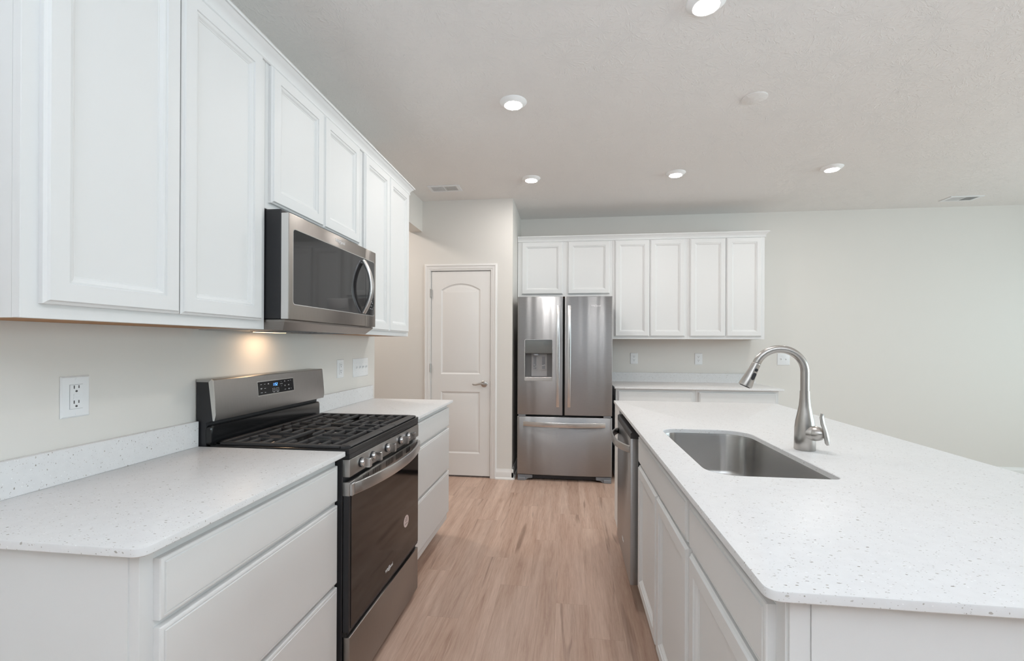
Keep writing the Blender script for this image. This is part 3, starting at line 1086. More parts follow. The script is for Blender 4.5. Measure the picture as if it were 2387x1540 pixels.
def seg7(mb, ch, y, z, w_, h, off):
    on = {'1': 'bc', '5': 'afgcd', '2': 'abged'}[ch]
    th = 0.0016
    sl = h * 0.10
    def rect(a0, a1, c0, c1):
        q = [fasc(y + a0 + sl * c0 / h, z + c0, off), fasc(y + a1 + sl * c0 / h, z + c0, off), fasc(y + a1 + sl * c1 / h, z + c1, off), fasc(y + a0 + sl * c1 / h, z + c1, off)]
        mb.loft([q, [p + V3(0.0003, 0, 0) for p in q]])
    g = th * 0.4
    if 'a' in on: rect(g, w_ - g, h - th, h)
    if 'g' in on: rect(g, w_ - g, h / 2 - th / 2, h / 2 + th / 2)
    if 'd' in on: rect(g, w_ - g, 0, th)
    if 'b' in on: rect(w_ - th, w_, h / 2 + g, h - g)
    if 'c' in on: rect(w_ - th, w_, g, h / 2 - g)
    if 'f' in on: rect(0, th, h / 2 + g, h - g)
    if 'e' in on: rect(0, th, g, h / 2 - g)


mb = MB()
for ch, y in zip('1152', (1.914, 1.922, 1.932, 1.941)):
    seg7(mb, ch, y, 1.1085, 0.0068, 0.0125, 0.0009)
mb.build('clock_digits', M['bluelit'], dsp)
mb = MB()
def dash(y, z, w_, h=0.0015):
    q = [fasc(y - w_ / 2, z, 0.0009), fasc(y + w_ / 2, z, 0.0009), fasc(y + w_ / 2, z + h, 0.0009), fasc(y - w_ / 2, z + h, 0.0009)]
    mb.loft([q, [p + V3(0.0002, 0, 0) for p in q]])
for y, z, w_ in ((1.838, 1.120, 0.010), (1.862, 1.120, 0.009), (1.886, 1.1215, 0.008), (1.886, 1.1185, 0.009), (1.838, 1.104, 0.012), (1.838, 1.1005, 0.009), (1.862, 1.102, 0.011),
                 (1.838, 1.085, 0.013), (1.862, 1.085, 0.009), (1.976, 1.113, 0.020), (1.976, 1.1215, 0.003), (1.976, 1.103, 0.003), (2.002, 1.121, 0.008), (2.002, 1.1245, 0.006), (2.030, 1.1225, 0.010), (2.047, 1.1235, 0.006),
                 (2.002, 1.1045, 0.008), (2.002, 1.101, 0.008), (2.030, 1.105, 0.009), (2.030, 1.1015, 0.006), (2.002, 1.085, 0.011), (2.030, 1.087, 0.011), (2.030, 1.0835, 0.008), (2.047, 1.086, 0.005), (1.920, 1.0805, 0.012), (1.947, 1.0805, 0.014)):
    dash(y, z, w_)
mb.build('touch_key_print', M['print'], dsp)
for y in (1.920, 1.947):
    mb = MB()
    for q in ((-0.0085, 0.0005), (0.0085, 0.0005)):
        dash(y + q[0], 1.0835, 0.0010, 0.0150)
    dash(y, 1.0835, 0.017, 0.0009)
    dash(y, 1.0976, 0.017, 0.0009)
    dash(y, 1.0895, 0.004, 0.0030)
    mb.build('touch_key', M['print'], dsp)

# knob panel
mb = MB()
mb.box(0.636, RXF, RY0 + 0.001, RY1 - 0.001, 0.820, 0.883, 0.0025, 2)
lab(mb.build('knob_panel', M['steel_dark'], rg), 'stainless front panel carrying the knobs')
for y in (1.667, 1.767, 1.914, 2.070, 2.168):
    mb = MB()
    mb.lathe([(0, 0), (0.0185, 0), (0.0185, 0.004), (0.016, 0.005), (0, 0.005)], V3(RXF, y, 0.853), (1, 0, 0), 28)
    k = lab(mb.build('knob', M['rubber'], rg), 'knob on a dark base')
    mb = MB()
    mb.lathe([(0, 0.004), (0.0165, 0.004), (0.0165, 0.014), (0.0150, 0.0165), (0, 0.0165)], V3(RXF, y, 0.853), (1, 0, 0), 28)
    # block grip standing off the collar, rounded towards the collar
    gr = [(RXF + 0.010, -0.0110), (RXF + 0.016, -0.0160), (RXF + 0.022, -0.0172), (RXF + 0.038, -0.0168), (RXF + 0.0395, -0.0150), (RXF + 0.0395, 0.0150), (RXF + 0.038, 0.0168), (RXF + 0.022, 0.0172), (RXF + 0.016, 0.0160), (RXF + 0.010, 0.0110)]
    mb.loft([[V3(x, y - 0.0095, 0.853 + z * 0.94) for x, z in gr], [V3(x, y - 0.0085, 0.853 + z) for x, z in gr], [V3(x, y + 0.0085, 0.853 + z) for x, z in gr], [V3(x, y + 0.0095, 0.853 + z * 0.94) for x, z in gr]])
    lab(mb.build('knob_grip', M['knobmetal'], k), 'bright metal grip')

# oven door
mb = MB()
mb.box(0.638, 0.6615, RY0 + 0.001, RY1 - 0.001, 0.264, 0.752, 0.002)
od = mb.build('oven_door', M['blackmatte'], rg)
bx('door_glass', M['ovenglass'], od, 0.6610, RXF, RY0 + 0.014, RY1 - 0.003, 0.275, 0.7515, 0.001)
mb = MB()
mb.box(0.636, RXF, RY0 + 0.001, RY1 - 0.001, 0.752, 0.802, 0.0025, 2)
tr = lab(mb.build('door_trim', M['steel_dark'], od), 'stainless vented trim along the door top')
for y0, n in ((1.685, 6), (1.772, 9), (1.905, 9), (2.020, 9), (2.150, 6)):
    mb = MB()
    for k in range(n):
        y = y0 + k * 0.0095
        mb.box(RXF - 0.001, RXF + 0.0004, y, y + 0.0035, 0.772, 0.797)
    mb.build('vent_slot', M['voiddark'], tr)
pts = []
for k in range(41):
    u = k / 40
    pts.append(V3(RXF + 0.006 + 0.045 * (1 - abs(2 * u - 1) ** 2.2), RY0 + 0.018 + (RY1 - RY0 - 0.030) * u, 0.776))
mb = MB()
bow(mb, pts, (0, 0, 1), (0.0215, 0.0058))
mb.box(RXF - 0.002, RXF + 0.010, RY0 + 0.001, RY0 + 0.030, 0.753, 0.799, 0.003)
mb.box(RXF - 0.002, RXF + 0.010, RY1 - 0.030, RY1 - 0.001, 0.753, 0.799, 0.003)
mb.build('handle', M['steel'], od)
badge(V3(RXF, 1.945, 0.322), V3(0, 1, 0), V3(0, 0, 1), 0.082, od, M['badge'])
mb = MB()
mb.loft([[V3(RXF + h, 2.155 + 0.034 * math.cos(2 * PI * k / 32), 0.445 + 0.028 * math.sin(2 * PI * k / 32)) for k in range(32)] for h in (0.0, 0.0004)])
st = lab(mb.build('sticker', M['sticker'], od), 'oval pale pink sticker on the oven glass')
mb = MB()
for z, w_ in ((0.4625, 0.020), (0.455, 0.032), (0.4475, 0.030), (0.4335, 0.036)):
    for k in range(3):
        a = 2.155 - w_ / 2 + k * w_ / 3
        mb.box(RXF + 0.0003, RXF + 0.0006, a, a + w_ / 3 - 0.002, z - 0.0018, z + 0.0018)
mb.build('sticker_print', M['stickerink'], st)
mb = MB()
mb.box(0.640, RXF, RY0 + 0.004, RY1 - 0.004, 0.034, 0.246, 0.0025, 2)
dr = lab(mb.build('storage_drawer', M['steel_oven'], rg), 'stainless bottom drawer of the range')
bx('drawer_gap', M['voiddark'], rg, 0.632, 0.650, RY0 + 0.004, RY1 - 0.004, 0.246, 0.264)

# ------------------------------------------------------------------ microwave
mw = thing('microwave', 'over-the-range stainless microwave hood with bowed vertical handle', 'microwave', (0.24, 1.955, 1.345))
XM = 0.427
mb = MB()
mb.box(XW + 0.002, 0.396, RY0, RY1, 1.385, 1.788, 0.004)
mb.build('microwave_body', M['blackmatte'], mw)
mb = MB()
q0 = [(XW + 0.002, RY0), (0.412, RY0), (0.412, RY1), (XW + 0.002, RY1)]
q1 = [(XW + 0.002, RY0 + 0.012), (0.385, RY0 + 0.030), (0.385, RY1 - 0.030), (XW + 0.002, RY1 - 0.012)]
mb.loft([[V3(x, y, 1.384) for x, y in q0], [V3(x, y, 1.376) for x, y in q0], [V3(x, y, 1.347) for x, y in q1]])
ub = lab(mb.build('hood_base', M['steel_oven'], mw), 'tapered grey hood underside')
for y0, y1 in ((1.72, 1.92), (1.98, 2.19)):
    mb = MB()
    mb.box(0.17, 0.34, y0, y1, 1.3455, 1.3475)
    for k in range(9):
        mb.box(0.174 + k * 0.018, 0.183 + k * 0.018, y0 + 0.005, y1 - 0.005, 1.3440, 1.3457)
    mb.build('grease_filter', M['greyplastic'], ub)
mb = MB()
mb.box(0.100, 0.155, 1.83, 1.98, 1.3438, 1.3475, 0.001)
hl = lab(mb.build('hood_lamp', M['lens_warm'], ub), 'warm lit lamp lens under the hood')
hood = area('hood_lamp_light', (0.150, 1.905, 1.340), (0, 0, 0), 0.04, 0.12, 0.33, (1.0, 0.68, 0.42))
YS = 2.212
mb = MB()
mb.box(0.397, XM, RY0 + 0.001, YS - 0.001, 1.385, 1.774, 0.003, 2)
md = mb.build('microwave_door', M['steel_oven'], mw)
lab(bx('door_edge', M['steel_light'], md, 0.398, XM - 0.002, RY0 - 0.0005, RY0 + 0.002, 1.387, 1.772), 'pale steel edge of the door')
mb = MB()
mb.box(0.397, XM, YS + 0.001, RY1, 1.385, 1.774, 0.003, 2)
mp_ = lab(mb.build('control_panel', M['steel_oven'], mw), 'stainless control column')


def yzplate(x0, x1, y0, y1, z0, z1, r, corners):
    """plate in the y-z plane; corners = which of (y0z0, y1z0, y1z1, y0z1) are rounded"""
    mb = MB()
    cs = [(y0, z0), (y1, z0), (y1, z1), (y0, z1)]
    o = outline([(c[0], c[1], r if k else 0) for c, k in zip(cs, corners)], 5)
    mb.loft([[V3(x0, a, c_) for a, c_ in o], [V3(x1, a, c_) for a, c_ in o]])
    return mb


yzplate(XM - 0.001, XM + 0.0006, 1.603, YS - 0.0015, 1.440, 1.722, 0.014, (1, 0, 0, 1)).build('window_rim', M['steel_light'], md)
lab(yzplate(XM + 0.0003, XM + 0.0010, 1.606, YS - 0.0015, 1.443, 1.719, 0.012, (1, 0, 0, 1)).build('door_window', M['mwglass'], md), 'dark reflective glass window')
yzplate(XM - 0.001, XM + 0.0006, YS + 0.0015, 2.315, 1.440, 1.722, 0.014, (0, 1, 1, 0)).build('panel_rim', M['steel_light'], mp_)
cg = lab(yzplate(XM + 0.0003, XM + 0.0010, YS + 0.0015, 2.312, 1.443, 1.719, 0.012, (0, 1, 1, 0)).build('panel_glass', M['mwglass'], mp_), 'black glass key panel')
mb = MB()
for y, z in ((2.262, 1.475), (2.282, 1.475), (2.272, 1.490), (2.285, 1.505), (2.278, 1.512)):
    mb.box(XM + 0.0009, XM + 0.0013, y, y + 0.008, z, z + 0.003)
mb.build('key_print', M['print'], cg)
pts = []
for k in range(31):
    u = k / 30
    pts.append(V3(XM + 0.006 + 0.040 * (1 - abs(2 * u - 1) ** 2.0), 2.178, 1.449 + (1.706 - 1.449) * u))
mb = MB()
bow(mb, pts, (0, 1, 0), (0.0150, 0.0075))
mb.box(XM, XM + 0.010, 2.165, 2.191, 1.449, 1.465, 0.002).box(XM, XM + 0.010, 2.165, 2.191, 1.690, 1.706, 0.002)
mb.build('handle', M['steel_light'], md)
badge(V3(XM, 1.955, 1.749), V3(0, 1, 0), V3(0, 0, 1), 0.085, md, M['badge'])

# ------------------------------------------------------------------ refrigerator
fr = thing('refrigerator', 'stainless French-door refrigerator with ice dispenser beside the pantry wall', 'refrigerator', (1.4, 4.75, 0))
FX0, FX1, FYF = 0.951, 1.843, 4.385
mb = MB()
mb.box(FX0 + 0.004, FX1 - 0.004, FYF + 0.075, YF - 0.03, 0.035, 1.742, 0.003)
mb.build('fridge_body', M['fridgeside'], fr)
bx('door_gasket', M['voiddark'], fr, FX0 + 0.012, FX1 - 0.012, FYF + 0.050, FYF + 0.078, 0.06, 1.738)


def fdoor(x0, x1, z0, z1, bulge, holes=None, th=0.055):
    """door skin gently bowed across the whole refrigerator front"""
    mb = MB()
    n = 44
    xm = (FX0 + FX1) / 2
    hw = (FX1 - FX0) / 2

    def yy_(x):
        return FYF - bulge * (1 - ((x - xm) / hw) ** 2) + bulge * 0.5 + 0.00045 * math.sin(x * 41.0 + 0.8) + 0.00025 * math.sin(x * 77.0)
    xs = sorted(set([x0 + 0.004 + (x1 - x0 - 0.008) * i / n for i in range(n + 1)] + ([holes[0], holes[1]] if holes else [])))
    zs = sorted(set([z0 + 0.004, z1 - 0.004] + ([holes[2], holes[3]] if holes else [])))
    bm = mb.bm
    grid = [[bm.verts.new(V3(x, yy_(x), z)) for z in zs] for x in xs]
    for i in range(len(xs) - 1):
        for j in range(len(zs) - 1):
            if holes and xs[i] >= holes[0] - 1e-6 and xs[i + 1] <= holes[1] + 1e-6 and zs[j] >= holes[2] - 1e-6 and zs[j + 1] <= holes[3] + 1e-6:
                continue
            bm.faces.new((grid[i][j], grid[i + 1][j], grid[i + 1][j + 1], grid[i][j + 1]))
    # rolled edges and back
    loop = [grid[i][0] for i in range(len(xs))] + [grid[-1][j] for j in range(1, len(zs))] + [grid[i][-1] for i in range(len(xs) - 2, -1, -1)] + [grid[0][j] for j in range(len(zs) - 2, 0, -1)]
    def out(v, d, dy):
        p = v.co.copy()
        if abs(p.x - xs[0]) < 1e-6: p.x -= d
        if abs(p.x - xs[-1]) < 1e-6: p.x += d
        if abs(p.z - zs[0]) < 1e-6: p.z -= d
        if abs(p.z - zs[-1]) < 1e-6: p.z += d
        p.y += dy
        return p
    prev = loop
    for d, dy in ((0.0025, 0.0012), (0.004, 0.004)):
        cur = [bm.verts.new(out(v, d, dy)) for v in loop]
        for i in range(len(loop)):
            j = (i + 1) % len(loop)
            bm.faces.new((prev[i], prev[j], cur[j], cur[i]))
        prev = cur
    cur = [bm.verts.new(V3(v.co.x, FYF + th, v.co.z)) for v in prev]
    for i in range(len(loop)):
        j = (i + 1) % len(loop)
        bm.faces.new((prev[i], prev[j], cur[j], cur[i]))
    if not holes:
        bm.faces.new(cur)
    return mb


HB = (1.021, 1.286, 0.952, 1.343)
ld = lab(fdoor(FX0, 1.382, 0.628, 1.752, 0.012, HB).build('fridge_door', M['steel_fridge'], fr, smooth=40), 'left steel door with ice and water dispenser')
rd = lab(fdoor(1.400, FX1, 0.628, 1.752, 0.012).build('fridge_door', M['steel_fridge'], fr, smooth=40), 'right steel door with badge')
fz = lab(fdoor(FX0, FX1, 0.058, 0.610, 0.012).build('freezer_drawer', M['steel_fridge'], fr, smooth=40), 'steel freezer drawer with horizontal handle')
# dispenser
yd = FYF - 0.003
mb = MB()
xc, zc = (HB[0] + HB[1]) / 2, (HB[2] + HB[3]) / 2
W_, H_ = HB[1] - HB[0], HB[3] - HB[2]
oo = rrect(W_ + 0.004, H_ + 0.004, 0.012, 5)
ii = rrect(W_ - 0.006, H_ - 0.006, 0.009, 5)
mb.loft([[V3(xc + a, yd + 0.006, zc + c_) for a, c_ in oo], [V3(xc + a, yd - 0.003, zc + c_) for a, c_ in oo], [V3(xc + a, yd - 0.003, zc + c_) for a, c_ in ii], [V3(xc + a, yd + 0.008, zc + c_) for a, c_ in ii]], cap0=False, cap1=False)
dp = mb.build('dispenser', M['steel_light'], ld)
mb = MB()
mb.box(HB[0], HB[1], yd + 0.052, yd + 0.056, HB[2], HB[3])
mb.box(HB[0], HB[0] + 0.003, yd + 0.004, yd + 0.054, HB[2], HB[3]).box(HB[1] - 0.003, HB[1], yd + 0.004, yd + 0.054, HB[2], HB[3])
mb.box(HB[0], HB[1], yd + 0.004, yd + 0.054, HB[2], HB[2] + 0.003).box(HB[0], HB[1], yd + 0.004, yd + 0.054, HB[3] - 0.003, HB[3])
mb.build('recess', M['recess'], dp)
mb = MB()
mb.prism([(yd + 0.0005, 1.338), (yd + 0.0005, 1.225), (yd + 0.006, 1.212), (yd + 0.030, 1.206), (yd + 0.050, 1.210), (yd + 0.050, 1.338)], 'x', HB[0] + 0.004, HB[1] - 0.004)
lab(mb.build('dispenser_screen', M['dispglass'], dp), 'glossy grey control face')
mb = MB()
mb.lathe([(0, 0), (0.030, 0), (0.026, 0.014), (0, 0.014)], V3(1.128, yd + 0.026, 1.193), seg=20)
mb.build('chute', M['greyplastic'], dp)
bx('pad_plate', M['recess_light'], dp, 1.082, 1.232, yd + 0.047, yd + 0.0525, 0.992, 1.205, 0.001)
for x0, x1 in ((1.093, 1.138), (1.176, 1.222)):
    mb = MB()
    o = rrect(x1 - x0, 0.136, 0.006, 4)
    cx_, cz_ = (x0 + x1) / 2, 1.122
    mb.loft([[V3(cx_ + a, yd + 0.047, cz_ + c_) for a, c_ in o], [V3(cx_ + a, yd + 0.043, cz_ + c_) for a, c_ in o]])
    pd = mb.build('paddle', M['recess_light'], dp)
    bx('paddle_inset', M['greyplastic'], pd, x0 + 0.008, x1 - 0.008, yd + 0.0424, yd + 0.0432, 1.062, 1.182)
    mb = MB()
    if x0 < 1.1:
        for a, c_ in ((1.112, 1.102), (1.124, 1.084), (1.109, 1.074)):
            for s0, s1 in (((-0.007, 0), (0, 0.007)), ((0, 0.007), (0.007, 0)), ((0.007, 0), (0, -0.007)), ((0, -0.007), (-0.007, 0))):
                mb.tube([V3(a + s0[0], yd + 0.042, c_ + s0[1]), V3(a + s1[0], yd + 0.042, c_ + s1[1])], 0.0012, 6)
    else:
        pth = [V3(x0 + 0.008 + 0.030 * k / 10, yd + 0.042, 1.096 - 0.003 * math.sin(k / 10 * 2 * PI)) for k in range(11)]
        mb.tube(pth, 0.0028, 6)
    lab(mb.build('paddle_symbol', M['print'], pd), 'pale ice or water symbol')
bx('drip_tray', M['steel_light'], dp, HB[0] + 0.003, HB[1] - 0.003, yd - 0.002, yd + 0.052, HB[2] + 0.002, 0.986, 0.003)


def vhandle(x, parent):
    pts = []
    for k in range(25):
        u = k / 24
        pts.append(V3(x, FYF - 0.012 - 0.035 * (1 - abs(2 * u - 1) ** 4), 0.708 + (1.664 - 0.708) * u))
    mb = MB()
    bow(mb, pts, (1, 0, 0), (0.0155, 0.007))
    for z in (0.722, 1.650):
        mb.box(x - 0.013, x + 0.013, FYF - 0.016, FYF + 0.004, z - 0.012, z + 0.012, 0.002)
    mb.build('handle', M['steel_light'], parent)


vhandle(1.337, ld)
vhandle(1.442, rd)
pts = []
for k in range(31):
    u = k / 30
    pts.append(V3(1.013 + (1.778 - 1.013) * u, FYF - 0.012 - 0.052 * (1 - abs(2 * u - 1) ** 2.2), 0.545))
mb = MB()
bow(mb, pts, (0, 0, 1), (0.022, 0.007))
for x in (1.028, 1.763):
    mb.box(x - 0.014, x + 0.014, FYF - 0.018, FYF + 0.004, 0.528, 0.562, 0.002)
mb.build('handle', M['steel_light'], fz)
badge(V3(1.689, FYF - 0.0028, 1.662), V3(1, 0, 0), V3(0, 0, 1), 0.088, rd, M['badge'])
bx('base_grille', M['blackmatte'], fr, 1.06, 1.735, FYF + 0.045, FYF + 0.075, 0.012, 0.055)
for x0, x1, s in ((FX0 + 0.006, 1.085, 1), (FX1 - 0.006, 1.710, -1)):
    mb = MB()
    mb.prism([(x0, 0.0), (x0 + s * 0.075, 0.0), (x0 + s * 0.100, 0.018), (x0 + s * 0.140, 0.024), (x0 + s * 0.140, 0.052), (x0, 0.052)], 'y', FYF + 0.012, FYF + 0.076)
    mb.box(min(x0, x0 + s * 0.07), max(x0, x0 + s * 0.07), FYF - 0.004, FYF + 0.014, 0.0, 0.030, 0.004)
    mb.build('foot_cover', M['greyplastic'], fr)
for x in (FX0 + 0.045, FX1 - 0.045):
    bx('hinge_block', M['greyplastic'], fr, x - 0.035, x + 0.035, FYF + 0.004, FYF + 0.07, 0.6115, 0.6265, 0.002)

# ------------------------------------------------------------------ cabinets on the far wall
YU = 4.824
GF = 'white wall cabinets along the far wall'
for (x0, x1, zb, ds, lb) in (
    (0.903, 1.8795, 1.797, [(0.945, 1.374, 1.821, 2.366), (1.427, 1.854, 1.821, 2.366)], 'short white two-door wall cabinet above the refrigerator'),
    (1.8805, 2.6195, 1.356, [(1.906, 2.247, 1.384, 2.366), (2.256, 2.595, 1.384, 2.366)], 'tall white two-door wall cabinet right beside the refrigerator top'),
    (2.6205, 3.357, 1.356, [(2.644, 2.985, 1.384, 2.366), (2.995, 3.326, 1.384, 2.366)], 'white two-door wall cabinet at the right end of the far wall row')):
    c = thing('wall_cabinet', lb, 'cabinet', ((x0 + x1) / 2, 5.0, zb), GF)
    mb = MB()
    mb.box(x0, x1, YU, YU + 0.02, zb, 2.390, 0.0008)
    mb.box(x0, x1, YU + 0.02, YF - 0.001, zb + 0.0125, 2.390)
    mb.box(x0, x0 + 0.006, YU + 0.02, YF - 0.001, zb, zb + 0.0125).box(x1 - 0.006, x1, YU + 0.02, YF - 0.001, zb, zb + 0.0125)
    mb.build('cabinet_body', M['cabinet'], c)
    lab(bx('bottom_panel', M['wood_under'], c, x0 + 0.006, x1 - 0.006, YU + 0.02, YF - 0.001, zb + 0.003, zb + 0.0124), 'unpainted brown wood underside')
    yface(ds, c, YU)
crown('crown_molding', 'white crown molding along the top of the far wall cabinets', [(0.903, YU, 0, -1), (3.357, YU, 1, -1), (3.357, YF - 0.002, 1, 0)], 2.368)
GFB = 'white base cabinets under the far worktop'
for (x0, x1, ds, dd, lb) in (
    (1.888, 2.6225, [(1.912, 2.592, 0.735, 0.852)], [(1.912, 2.248, 0.13, 0.717), (2.256, 2.592, 0.13, 0.717)], 'white base cabinet under the far worktop, beside the refrigerator'),
    (2.6235, 3.360, [(2.654, 3.334, 0.735, 0.852)], [(2.654, 2.990, 0.13, 0.717), (2.998, 3.334, 0.13, 0.717)], 'white base cabinet under the right end of the far worktop')):
    c = thing('base_cabinet', lb, 'cabinet', ((x0 + x1) / 2, 4.83, 0), GFB)
    bx('cabinet_body', M['cabinet'], c, x0, x1, 4.520, YF - 0.001, 0.102, 0.8785, 0.0008)
    bx('toe_kick', M['cabinet'], c, x0 + 0.001, x1 - 0.001, 4.595, YF - 0.03, 0, 0.102)
    yface(ds, c, 4.520, 'drawer', DRAWP)
    yface(dd, c, 4.520, 'door', DOORP)


# ------------------------------------------------------------------ outlets and switches
def plate(C, U, Nn, w_, h, name, label, cat):
    """bevelled wall plate; C centre on the wall"""
    C, U, Nn = Vector(C), Vector(U), Vector(Nn)
    Vv = V3(0, 0, 1)
    root = thing(name, label, cat, C - Vv * h / 2)
    mb = MB()
    mb.front(C - U * w_ / 2 - Vv * h / 2, U, Vv, Nn, w_, h, [(0, 0.0005), (0.0003, 0.002), (0.004, 0.0052), (0.006, 0.0056)])
    mb.build('wall_plate', M['plastic'], root, smooth=20)
    def P(a, c_, d):
        return C + U * a + Vv * c_ + Nn * d
    def blk(mb, a0, a1, c0, c1, d0, d1):
        mb.loft([[P(a0, c0, d0), P(a1, c0, d0), P(a1, c1, d0), P(a0, c1, d0)], [P(a0, c0, d1), P(a1, c0, d1), P(a1, c1, d1), P(a0, c1, d1)]])
    def screw(parent, a, c_):
        m2 = MB()
        m2.lathe([(0, 0), (0.0034, 0), (0.0028, 0.0009), (0, 0.0009)], P(a, c_, 0.0055), Nn, 14)
        m2.build('screw', M['plastic'], parent)
    return root, P, blk, screw


def slots(mb, P, Nn, blk, c_):
    blk(mb, -0.0078, -0.0052, c_ + 0.001, c_ + 0.0100, 0.0066, 0.00745)
    blk(mb, 0.0048, 0.0072, c_ + 0.002, c_ + 0.0100, 0.0066, 0.00745)
    mb.lathe([(0, 0), (0.0030, 0), (0.0030, 0.0009), (0, 0.0009)], P(-0.0003, c_ - 0.0060, 0.0066), Nn, 14)


# large rectangular outlet by the camera
root, P, blk, screw = plate((XW, 1.1575, 1.1455), (0, 1, 0), (1, 0, 0), 0.077, 0.116, 'wall_outlet', 'white rectangular test-and-reset outlet on the wall under the nearest wall cabinet', 'outlet')
mb = MB()
blk(mb, -0.0176, 0.0176, -0.0344, 0.0344, 0.0040, 0.0058)
mb.build('receptacle_gap_shade', M['gap_shade'], root)  # grey ring drawn as the shadow line round the receptacle
mb = MB()
blk(mb, -0.0167, 0.0167, -0.0335, 0.0335, 0.0045, 0.0070)
fce = mb.build('receptacle', M['plastic'], root)
for c_ in (0.0215, -0.0205):
    mb = MB()
    slots(mb, P, (1, 0, 0), blk, c_)
    mb.build('socket_slot', M['slot'], fce)
for c0 in (0.0015, -0.0070):
    mb = MB()
    blk(mb, -0.008, 0.008, c0, c0 + 0.0062, 0.0070, 0.0082)
    mb.build('button', M['plastic'], fce)
screw(root, 0, 0.048)
screw(root, 0, -0.048)
# narrow plate beyond the range
root, P, blk, screw = plate((XW, 2.667, 1.145), (0, 1, 0), (1, 0, 0), 0.078, 0.113, 'wall_outlet', 'narrow white rectangular outlet plate on the wall just beyond the range', 'outlet')
mb = MB()
blk(mb, -0.0176, 0.0176, -0.0344, 0.0344, 0.0040, 0.0058)
mb.build('receptacle_gap_shade', M['gap_shade'], root)
mb = MB()
blk(mb, -0.0167, 0.0167, -0.0335, 0.0335, 0.0045, 0.0070)
fce = mb.build('receptacle', M['plastic'], root)
for c_ in (0.0180, -0.0180):
    mb = MB()
    slots(mb, P, (1, 0, 0), blk, c_)
    mb.build('socket_slot', M['slot'], fce)
screw(root, 0, 0.048)
screw(root, 0, -0.048)


def toggles(root, P, blk, screw, xs):
    for a in xs:
        mb = MB()
        blk(mb, a - 0.0052, a + 0.0052, -0.0120, 0.0120, 0.0050, 0.0062)
        q0 = [P(a - 0.004, -0.007, 0.006), P(a + 0.004, -0.007, 0.006), P(a + 0.004, 0.007, 0.006), P(a - 0.004, 0.007, 0.006)]
        q1 = [P(a - 0.0035, 0.004, 0.017), P(a + 0.0035, 0.004, 0.017), P(a + 0.0035, 0.010, 0.016), P(a - 0.0035, 0.010, 0.016)]
        mb.loft([q0, q1])
        mb.build('toggle', M['plastic'], root)
        screw(root, a, 0.030)
        screw(root, a, -0.030)


root, P, blk, screw = plate((XW, 2.941, 1.140), (0, 1, 0), (1, 0, 0), 0.218, 0.122, 'switch_plate', 'wide white multi-gang switch plate beside the end of the range wall', 'switch')
toggles(root, P, blk, screw, (-0.069, -0.023, 0.023, 0.069))
root, P, blk, screw = plate((3.679, YF, 1.151), (1, 0, 0), (0, -1, 0), 0.125, 0.124, 'switch_plate', 'white double switch plate on the far wall behind the faucet', 'switch')
toggles(root, P, blk, screw, (-0.023, 0.023))
for x, lb in ((2.146, 'white duplex outlet on the far wall, nearer the refrigerator'), (2.822, 'white duplex outlet on the far wall, nearer the faucet')):
    root, P, blk, screw = plate((x, YF, 1.149), (1, 0, 0), (0, -1, 0), 0.080, 0.122, 'wall_outlet', lb, 'outlet')
    for c_ in (0.0195, -0.0195):
        mb = MB()
        ring = [(0.0172 * math.cos(2 * PI * k / 24), max(-0.0135, min(0.0135, 0.0172 * math.sin(2 * PI * k / 24)))) for k in range(24)]
        mb.loft([[P(a, c_ + q, 0.0050) for a, q in ring], [P(a, c_ + q, 0.0070) for a, q in ring]])
        fce = mb.build('receptacle', M['plastic'], root)
        mb = MB()
        slots(mb, P, (0, -1, 0), blk, c_)
        mb.build('socket_slot', M['slot'], fce)
    screw(root, 0, 0.0)

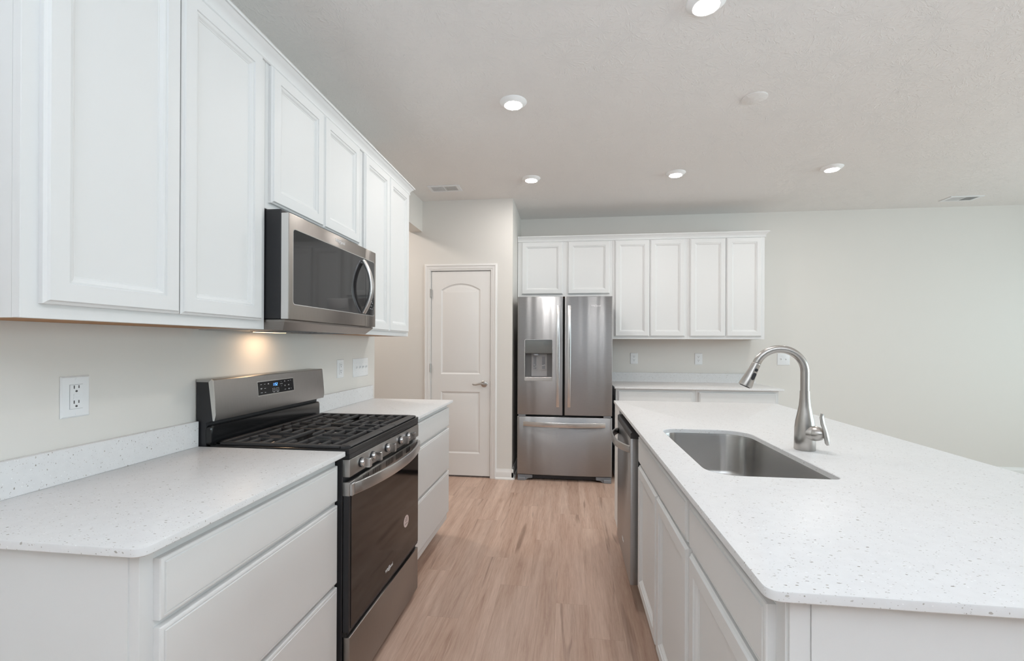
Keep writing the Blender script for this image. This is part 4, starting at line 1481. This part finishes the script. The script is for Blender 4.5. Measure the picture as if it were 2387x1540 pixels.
# ------------------------------------------------------------------ ceiling fixtures
GL = 'round ceiling downlights'
for x, y, lb in ((1.990, 1.985, 'lit round ceiling downlight at the top edge, above the island sink'),
                 (1.112, 2.665, 'lit round ceiling downlight above the aisle beside the range'),
                 (1.117, 3.895, 'lit round ceiling downlight in front of the pantry wall corner'),
                 (2.300, 3.905, 'lit round ceiling downlight in front of the middle far wall cabinets'),
                 (3.495, 3.922, 'lit round ceiling downlight at the right end of the back row')):
    r = thing('ceiling_downlight', lb, 'ceiling light', (x, y, ZC), GL)
    mb = MB()
    mb.lathe([(0.0, 0.0), (0.0785, 0.0), (0.0785, 0.002), (0.074, 0.006), (0.057, 0.020), (0.054, 0.0215), (0.051, 0.0205), (0.0, 0.0195)], V3(x, y, ZC), (0, 0, -1), 48)
    mb.build('trim_ring', M['fixture'], r, smooth=50)
    mb = MB()
    mb.lathe([(0.0, 0.0), (0.0480, 0.0), (0.0475, 0.0015), (0.044, 0.0030), (0.034, 0.0043), (0.018, 0.0050), (0.0, 0.0052)], V3(x, y, ZC - 0.0196), (0, 0, -1), 40)
    lab(mb.build('lens', M['lens'], r, smooth=50), 'glowing white lens')
mb = MB()
mb.lathe([(0.0, 0.0), (0.068, 0.0), (0.068, 0.003), (0.064, 0.0055), (0.0, 0.0062)], V3(2.480, 2.779, ZC), (0, 0, -1), 48)
tag(mb.build('blank_cover', M['ceiling'], None, smooth=50), 'flat unlit round cover plate on the ceiling above the island', 'ceiling cover')


def register(x0, x1, y0, y1, label, dark):
    r = thing('air_vent', label, 'vent', ((x0 + x1) / 2, (y0 + y1) / 2, ZC), 'ceiling air vents')
    f = 0.022
    mb = MB()
    z0, z1 = ZC - 0.006, ZC
    mb.box(x0, x1, y0, y0 + f, z0, z1, 0.001).box(x0, x1, y1 - f, y1, z0, z1, 0.001)
    mb.box(x0, x0 + f + 0.008, y0 + f, y1 - f, z0, z1).box(x1 - f - 0.008, x1, y0 + f, y1 - f, z0, z1)
    xm = (x0 + x1) / 2
    mb.box(xm - 0.005, xm + 0.005, y0 + f, y1 - f, z0, z1)
    mb.build('frame', M['plastic'], r)
    bx('backing', M['greyplastic'], r, x0 + f, x1 - f, y0 + f, y1 - f, ZC - 0.0012, ZC - 0.0004)
    mb = MB()
    for a, b_, s in ((x0 + f + 0.010, xm - 0.007, -1 if not dark else 1), (xm + 0.007, x1 - f - 0.010, 1 if not dark else -1)):
        n = 11
        ln_ = 0.0008 if (s < 0) != dark else 0.0040
        for k in range(n):
            x = a + (b_ - a) * (k + 0.5) / n
            mb.prism([(x - s * ln_ - 0.0016, ZC - 0.0015), (x - s * ln_ + 0.0016, ZC - 0.0015), (x + s * ln_ + 0.0016, ZC - 0.0060), (x + s * ln_ - 0.0016, ZC - 0.0060)], 'y', y0 + f, y1 - f)
    mb.build('slat', M['plastic'], r)


register(0.178, 0.468, 3.978, 4.132, 'white slatted ceiling vent in front of the pantry door wall', False)
register(4.995, 5.283, 4.796, 4.945, 'white slatted ceiling vent at the far right, close to the far wall', True)
